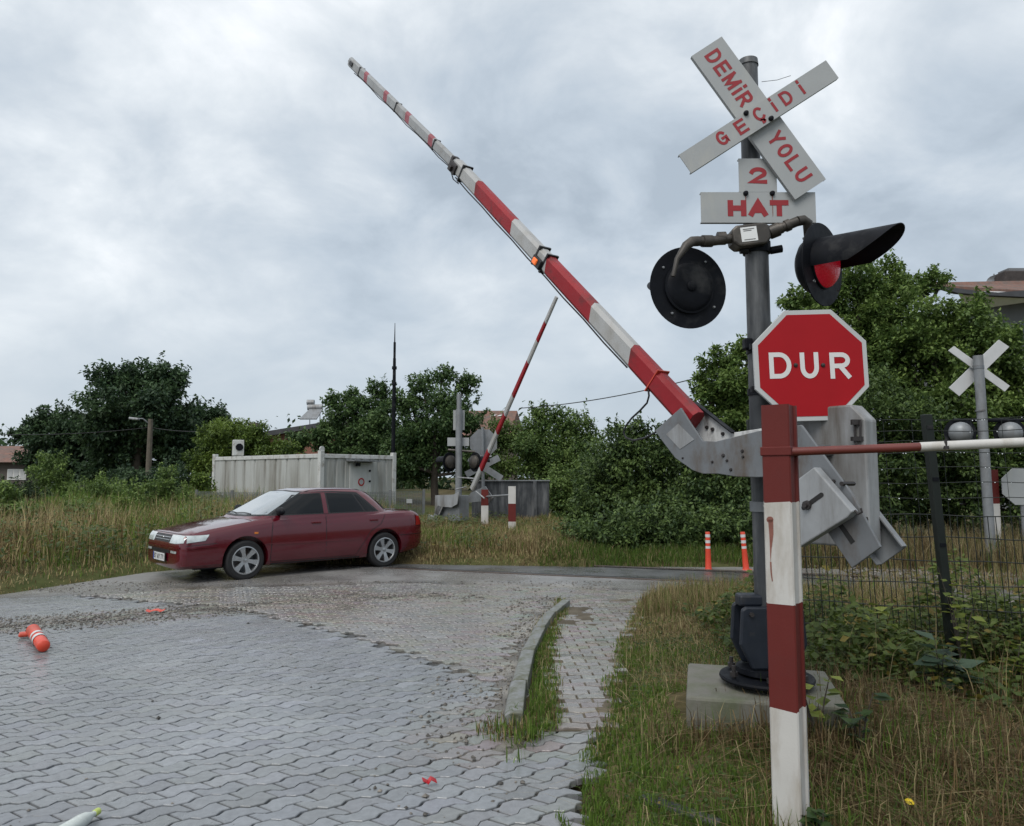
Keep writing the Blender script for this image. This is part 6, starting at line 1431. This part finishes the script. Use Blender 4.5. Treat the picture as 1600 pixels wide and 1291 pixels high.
# long straws lying about
X, Y = scatter(17000, .2, 5, 2.6, 10.5, 43, lambda a, b: near_w(a, b)*(.25+dryness(a, b))*.55)
blades('dry_straw', X, Y, H(X, Y)+.01, rr.uniform(.10, .34, len(X)), .0045, 1.6, lerp3((.20, .15, .08), (.48, .39, .22), rr.random(len(X))), 8, curl=.8)
X, Y = scatter(5200, .75, 2.2, 3.75, 4.6, 48, lambda a, b: np.clip(1-np.abs(b-(4.17-.22*(a-1.0)))/.22, 0, 1)*.8*((b-(4.27-.24*(a-1.0))) < 0)); blades('verge_grass', X, Y, H(X, Y), .06+.16*rr.random(len(X))**1.3, .006, .6, mixcol(X, Y, .55+0*X, 49, .7)*.8, 50)
X, Y = scatter(1500, .95, 1.55, 3.0, 3.6, 51, lambda a, b: np.clip(1-np.abs(np.hypot(a-1.22, b-3.38)-.16)/.12, 0, 1)); blades('verge_grass', X, Y, H(X, Y), .06+.15*rr.random(len(X))**1.4, .006, .5, mixcol(X, Y, .3+0*X, 52, .5), 53)
# tufts in the joints of the footpath and in the strip behind the kerb
def strip_w(X, Y):
    k = seg_dist(X, Y, KERB, False); w_ = sdist(X, Y, WALK); inn = (Y > 4.6) & (Y < 9.6) & (sdist(X, Y, ROAD) > .06)
    edge = np.clip(1-np.abs(w_)/.10, 0, 1)*.9; s = np.where(inn & (w_ > 0) & (X < .75) & ((k > .15) | (Y < 5.1)), 1.0, 0)
    return np.maximum(s*np.clip(.45+1.2*(fbm(X, Y, 1.6, 3, 141)-.3), .1, 1), edge*1.0*np.clip(fbm(X, Y, 3, 2, 151)*2.5-.7, 0, 1))
X, Y = scatter(70000, -.2, 1.9, 4.3, 9.8, 45, strip_w); hh = .02+.05*rr.random(len(X))**1.4
hh *= 1+.9*smooth01((5.9-Y)/.6)*(X < .3); blades('kerb_grass', X, Y, np.maximum(H(X, Y), 0)+.02, hh, .007, .6, mixcol(X, Y, np.clip(dryness(X, Y)*.55+(X > .22)*.2, 0, .9), 9, .3), 10)
X, Y = scatter(1600, -.25, .35, 4.55, 5.1, 46, lambda a, b: np.clip(1-np.hypot(a-.02, (b-4.85)*1.2)/.28, 0, 1)); blades('kerb_grass', X, Y, 0*X, .04+.09*rr.random(len(X)), .008, .7, mixcol(X, Y, .35+0*X, 12, .5), 11)
# the far grass at the rails and beside the signal
X, Y = scatter(26000, 1.4, 5.0, 8.6, 10.9, 47, lambda a, b: np.where((dOff(a, b) > .02) & (track_d(a, b) < -.95), .8, 0)); blades('verge_grass', X, Y, H(X, Y), .10+.26*rr.random(len(X))**1.4, .006, .45, mixcol(X, Y, .72+0*X, 13, .3), 14)
# left bank: tall dry grass with green in it
def bank_w(X, Y): d = sdist(X, Y, ROAD); return np.where(d > .05, 1.0, 0)*np.clip(1.2-.02*d, .3, 1)
X, Y = scatter(120000, -22, -3.2, 8.6, 24, 51, bank_w); d = sdist(X, Y, ROAD); n = fbm(X, Y, .55, 3, 161)
hh = (.08+.54*smooth01(d/1.8))*(.25+.95*rr.random(len(X)))*(.3+1.4*fbm(X, Y, 1.7, 3, 165)); wd_ = np.clip(.95-.07*d-2.0*(n-.5), .08, .97)
blades('bank_grass', X, Y, H(X, Y), hh, .014, .62, mixcol(X, Y, wd_, 15, .25)*1.2, 16)
# mound across the tracks
X, Y = scatter(90000, -3.4, 2.6, 13.5, 22, 53, lambda a, b: np.where((sdist(a, b, ROAD) > .02) & (a < 2.2+.35*fbm(a, b, 1.5, 2, 3)), 1, 0)); d = sdist(X, Y, ROAD)
lim = 1.0+.9*fbm(X, Y, 1.3, 3, 175)+.05*(Y-13.5); k = X < lim; X, Y, d, lim = X[k], Y[k], d[k], lim[k]
hh = (.06+.17*smooth01(d/.9))*(.3+.95*rr.random(len(X)))*(.35+1.3*fbm(X, Y, 2.2, 3, 177))*smooth01((lim-X)/.7+.15); blades('mound_grass', X, Y, H(X, Y), hh, .012, .5, mixcol(X, Y, np.clip(.8-1.4*(fbm(X, Y, .8, 3, 171)-.5), .2, .95), 17, .3)*1.1, 18)
# grass under the thicket and behind the rails on the right
X, Y = scatter(62000, .5, 14, 13.2, 18, 55, lambda a, b: np.where((sdist(a, b, ROAD) > .02) & ((track_d(a, b) > 2.3) | (a < 3.5)), .9, 0)); blades('thicket_grass', X, Y, H(X, Y), .06+.20*rr.random(len(X)), .013, .5, mixcol(X, Y, np.clip((X-4)/4, .12, .8), 19, .35)*.7, 20)
X, Y = scatter(16000, 4.8, 13, 11.0, 15, 56, lambda a, b: np.where((track_d(a, b) > 2.4), .9, 0)); blades('thicket_grass', X, Y, H(X, Y), .25+.55*rr.random(len(X)), .010, .35, mixcol(X, Y, .8+0*X, 21, .35)*.8, 22)
X, Y = scatter(15000, 4.7, 13, 7.6, 13, 71, lambda a, b: np.where(track_d(a, b) > -1.6, np.clip(fbm(a, b, .9, 3, 241)*2.4-.75, 0, 1), 0)); blades('track_grass', X, Y, H(X, Y), .12+.38*rr.random(len(X))**1.4, .008, .5, mixcol(X, Y, .72+0*X, 72, .3), 73)
# undergrowth at the foot of the mesh fence: bramble and hop leaves over dry stalks
def cover(name, X, Y, Zt, leaf, seed, dark, light, lay=3):
    r = np.random.default_rng(seed); n = len(X); z = H(X, Y)+Zt*r.random(n)**.7; P = np.stack([X, Y, z], 1)
    D = unit(r, n); D[:, 2] = D[:, 2]*.4-.1; D /= np.linalg.norm(D, axis=1)[:, None]; Nn = unit(r, n)*.5+np.array([0, -.25, 1.0]); ls = leaf*r.uniform(.5, 1.4, n)
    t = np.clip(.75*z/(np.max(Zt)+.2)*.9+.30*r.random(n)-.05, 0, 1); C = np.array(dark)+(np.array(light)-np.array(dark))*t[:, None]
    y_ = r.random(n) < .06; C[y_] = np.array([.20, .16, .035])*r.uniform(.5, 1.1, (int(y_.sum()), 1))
    V, T_, C = leaf_mesh(P, D, Nn, ls, ls*.75, C); o = fast(name, V, tris=T_, col=C, mats=[M['leaf']]); return tag(o, kind='stuff')
def under_w(X, Y):
    fl_ = 7.05-.386*(X-2.35); n = fbm(X, Y, 1.1, 3, 181); d = Y-fl_
    return np.where((X > 1.9) & (track_d(X, Y) < -1.3), np.clip((1-np.abs(d+.2)/1.9)*1.3*(n*1.7-.15), 0, 1), 0)
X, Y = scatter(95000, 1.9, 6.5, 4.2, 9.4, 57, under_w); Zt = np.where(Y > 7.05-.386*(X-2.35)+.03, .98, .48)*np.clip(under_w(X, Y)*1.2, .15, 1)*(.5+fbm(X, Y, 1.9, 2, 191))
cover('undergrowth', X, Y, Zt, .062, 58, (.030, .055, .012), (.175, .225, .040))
X, Y = scatter(9000, 1.9, 6.5, 4.4, 8.6, 59, lambda a, b: under_w(a, b)*.8); blades('dry_stalks', X, Y, H(X, Y), .15+.5*rr.random(len(X))**1.5, .006, .55, mixcol(X, Y, .8+0*X, 23, .5)*.8, 24)
X, Y = scatter(44000, 1.35, 4.6, 2.6, 5.6, 60, lambda a, b: np.clip(fbm(a, b, 1.2, 3, 201)*1.6-.25, 0, 1)*.8); blades('dry_stalks', X, Y, H(X, Y)+.02, .08+.20*rr.random(len(X))**1.5, .006, 1.6, mixcol(X, Y, .48+0*X, 25, .9)*.8, 26, curl=.78)
# leafy weeds mixed into the bank, clover in the verge
def patch_w(a, b): return np.where(sdist(a, b, ROAD) > .5, np.clip(fbm(a, b, .7, 3, 211)*3-1.25, 0, 1), 0)
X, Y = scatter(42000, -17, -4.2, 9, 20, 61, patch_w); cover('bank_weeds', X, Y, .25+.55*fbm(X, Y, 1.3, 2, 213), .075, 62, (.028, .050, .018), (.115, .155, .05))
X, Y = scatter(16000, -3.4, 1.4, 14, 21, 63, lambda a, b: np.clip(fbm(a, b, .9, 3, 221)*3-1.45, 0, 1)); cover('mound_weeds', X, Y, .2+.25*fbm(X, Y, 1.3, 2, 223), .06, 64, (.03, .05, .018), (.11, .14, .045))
X, Y = scatter(46000, .2, 4.2, 2.6, 8.6, 65, lambda a, b: near_w(a, b)*np.clip(fbm(a, b, 1.8, 3, 231)*3-1.3, 0, 1)); cover('clover', X, Y, .05+0*X, .022, 66, (.025, .05, .012), (.085, .135, .03))
X, Y = scatter(18000, 1.2, 4.8, 2.6, 5.7, 81, lambda a, b: np.clip(fbm(a, b, 1.5, 3, 251)*2.2-.6, 0, 1)); blades('dead_thatch', X, Y, H(X, Y)+.02, .12+.22*rr.random(len(X)), .006, 2.6, lerp3((.06, .038, .018), (.26, .18, .09), rr.random(len(X))), 82, curl=.92)
# single broad-leaved weeds
def weed(x, y, h, leaf, nl, seed, label, dark, light, group='single weeds on the verge'):
    r = np.random.default_rng(seed); bz = hz(x, y); o = thing('weed_plant', label, 'plant', (x, y, bz), group); mb = MB(); Ps, Ds = [], []
    for s in range(max(3, nl//9)):
        a = r.uniform(0, 6.28); e_ = Vector((x+math.cos(a)*h*.35*r.random(), y+math.sin(a)*h*.35*r.random(), bz+h*r.uniform(.6, 1))); b_ = Vector((x, y, bz)); m_ = b_.lerp(e_, .5)+Vector((0, 0, h*.12)); mb.tube([b_, m_, e_], [.005, .004, .002], 5)
        for q in range(9):
            f = .25+.75*q/8; p = b_.lerp(m_, f*2) if f < .5 else m_.lerp(e_, f*2-1); t = r.uniform(0, 6.28); Ps.append(tuple(p)); Ds.append((math.cos(t), math.sin(t), r.uniform(-.3, .35)))
    P = np.array(Ps); D = np.array(Ds); D /= np.linalg.norm(D, axis=1)[:, None]; n = len(P); ls = leaf*r.uniform(.6, 1.25, n); Nn = np.array([0, 0, 1.0])+unit(r, n)*.35
    V, T_, C = leaf_mesh(P, D, Nn, ls, ls*.7, lerp3(dark, light, r.random(n))); f = fast('foliage', V-np.array([x, y, bz]), tris=T_, col=C, mats=[M['leaf']]); f.parent = o; mb.build('stem', M['bark'], o)
    return o
YW = ((.08, .115, .02), (.24, .28, .06)); GW = ((.018, .04, .014), (.06, .10, .03))
weed(1.62, 4.06, .42, .10, 30, 1, 'yellow-green leafy weed growing against the foot of the signal behind the striped post', *YW)
weed(1.78, 3.95, .34, .09, 27, 2, 'dark green leafy weed at the right corner of the concrete block', *GW)
weed(3.05, 6.3, .62, .13, 45, 3, 'yellow-green bushy weed just left of the leaning fence post foot', *YW)
weed(3.0, 5.35, .42, .20, 27, 4, 'large-leaved blue-green weed in front of the mesh fence', (.03, .055, .035), (.07, .11, .07))
weed(3.65, 5.55, .38, .10, 45, 5, 'bright yellow-green weed right of the leaning fence post foot', *YW)
weed(3.6, 6.1, .85, .10, 45, 6, 'tall weed climbing the leaning fence post', *YW)
weed(4.15, 5.9, .75, .10, 36, 7, 'pale leafy weed against the mesh fence at the right edge', *YW)
weed(1.30, 3.25, .16, .07, 36, 8, 'low green weed at the right foot of the striped post', *GW)
# ------------------------------------------------------------------ litter
M['litter_red'] = mat('litter_red', (.40, .012, .02), .35, var=.25, vscale=30); M['bottle_pale'] = mat('bottle_pale', (.50, .54, .52), .25, var=.15, vscale=20); M['cap_lime'] = mat('cap_lime', (.40, .48, .12), .4)
def scrap(px, py, w_, label, name='plastic_scrap', m='litter_red', rot=0.0):
    p = gp(px, py, .01); mb = MB(); r = random.Random(int(px)); n = 6; top, bot = [], []
    for i in range(n):
        f = i/(n-1)-.5; z = .012+.022*math.sin(i*2.1+px)**2
        for s in (-.5, .5): v = Vector((f*w_, s*w_*.38*(1-.5*abs(f))*(1+.4*r.random()), z+.008*s)); q = Matrix.Rotation(rot, 3, 'Z') @ v; top.append(p+q+Z3*.004); bot.append(p+q)
    fs = []; 
    for i in range(n-1): a = 2*i; fs += [(a, a+2, a+3, a+1), (2*n+a, 2*n+a+1, 2*n+a+3, 2*n+a+2), (a, 2*n+a, 2*n+a+2, a+2), (a+1, a+3, 2*n+a+3, 2*n+a+1)]
    fs += [(0, 1, 2*n+1, 2*n), (2*n-2, 4*n-2, 4*n-1, 2*n-1)]
    mb.add(top+bot, fs); o = mb.build(name, M[m], loc=p, smooth=40); return tag(o, label, 'litter', 'scraps of litter on the road')
scrap(671, 1227, .075, 'crumpled dark red plastic scrap on the near paving, in the foreground', rot=.3)
scrap(243, 957, .20, 'red plastic scrap in the gravel strip behind the fallen delineator', rot=.2, m='orange_plastic')
bt = thing('plastic_bottle', 'pale plastic bottle with lime cap lying at the lower left edge', 'bottle', gp(118, 1287, .035)); a = gp(96, 1302, .035); b_ = gp(136, 1278, .035); u = (b_-a).normalized()
mb = MB(); mb.lathe([(0, -.13), (.028, -.128), (.033, -.115), (.033, .03), (.028, .07), (.014, .105), (.013, .125)], (a+b_)/2, u, 20); mb.build('bottle_body', M['bottle_pale'], bt, smooth=40)
mb = MB(); mb.lathe([(0, .15), (.016, .148), (.016, .122), (.013, .12)], (a+b_)/2, u, 14); mb.build('cap', M['cap_lime'], bt, smooth=40)
M['dark_board'] = mat('dark_board', (.035, .037, .04), .6, var=.3, vscale=8, bump=.3, bscale=40, dirt=(.09, .085, .075), damt=.4)
def plank(p, q, w_, t, label, m='dark_board'):
    u = (q-p).normalized(); v = u.cross(Z3).normalized(); mb = MB(); mb.hexa([p-v*w_/2, q-v*w_/2, q+v*w_/2, p+v*w_/2, p-v*w_/2+Z3*t, q-v*w_/2+Z3*t, q+v*w_/2+Z3*t, p+v*w_/2+Z3*t]); o = mb.build('plank', M[m], loc=(p+q)/2, bevel=.008); return tag(o, label, 'plank')
plank(gp(1003, 1258, .03), gp(1125, 1302, .03), .075, .05, 'long black plank half buried in the grass at the bottom edge')
plank(gp(1086, 1214, .05), gp(1132, 1228, .05), .06, .03, 'short grey board lying in the grass above the black plank', 'kerb')
fl_ = thing('yellow_flower', 'single small yellow flower in the grass at lower right', 'flower', gp(1421, 1262, .05)); p = gp(1421, 1254, .12); mb = MB(); mb.tube([Vector(fl_.location)-Z3*.05, p], .0025, 5); mb.build('stem', M['bark'], fl_)
M['petal'] = mat('petal', (.75, .55, .02), .5); mb = MB(); mb.lathe([(0, .012), (.012, .014), (.021, .004), (.015, -.002), (0, -.004)], p, (0, -.3, 1), 12); mb.build('blossom', M['petal'], fl_, smooth=60)
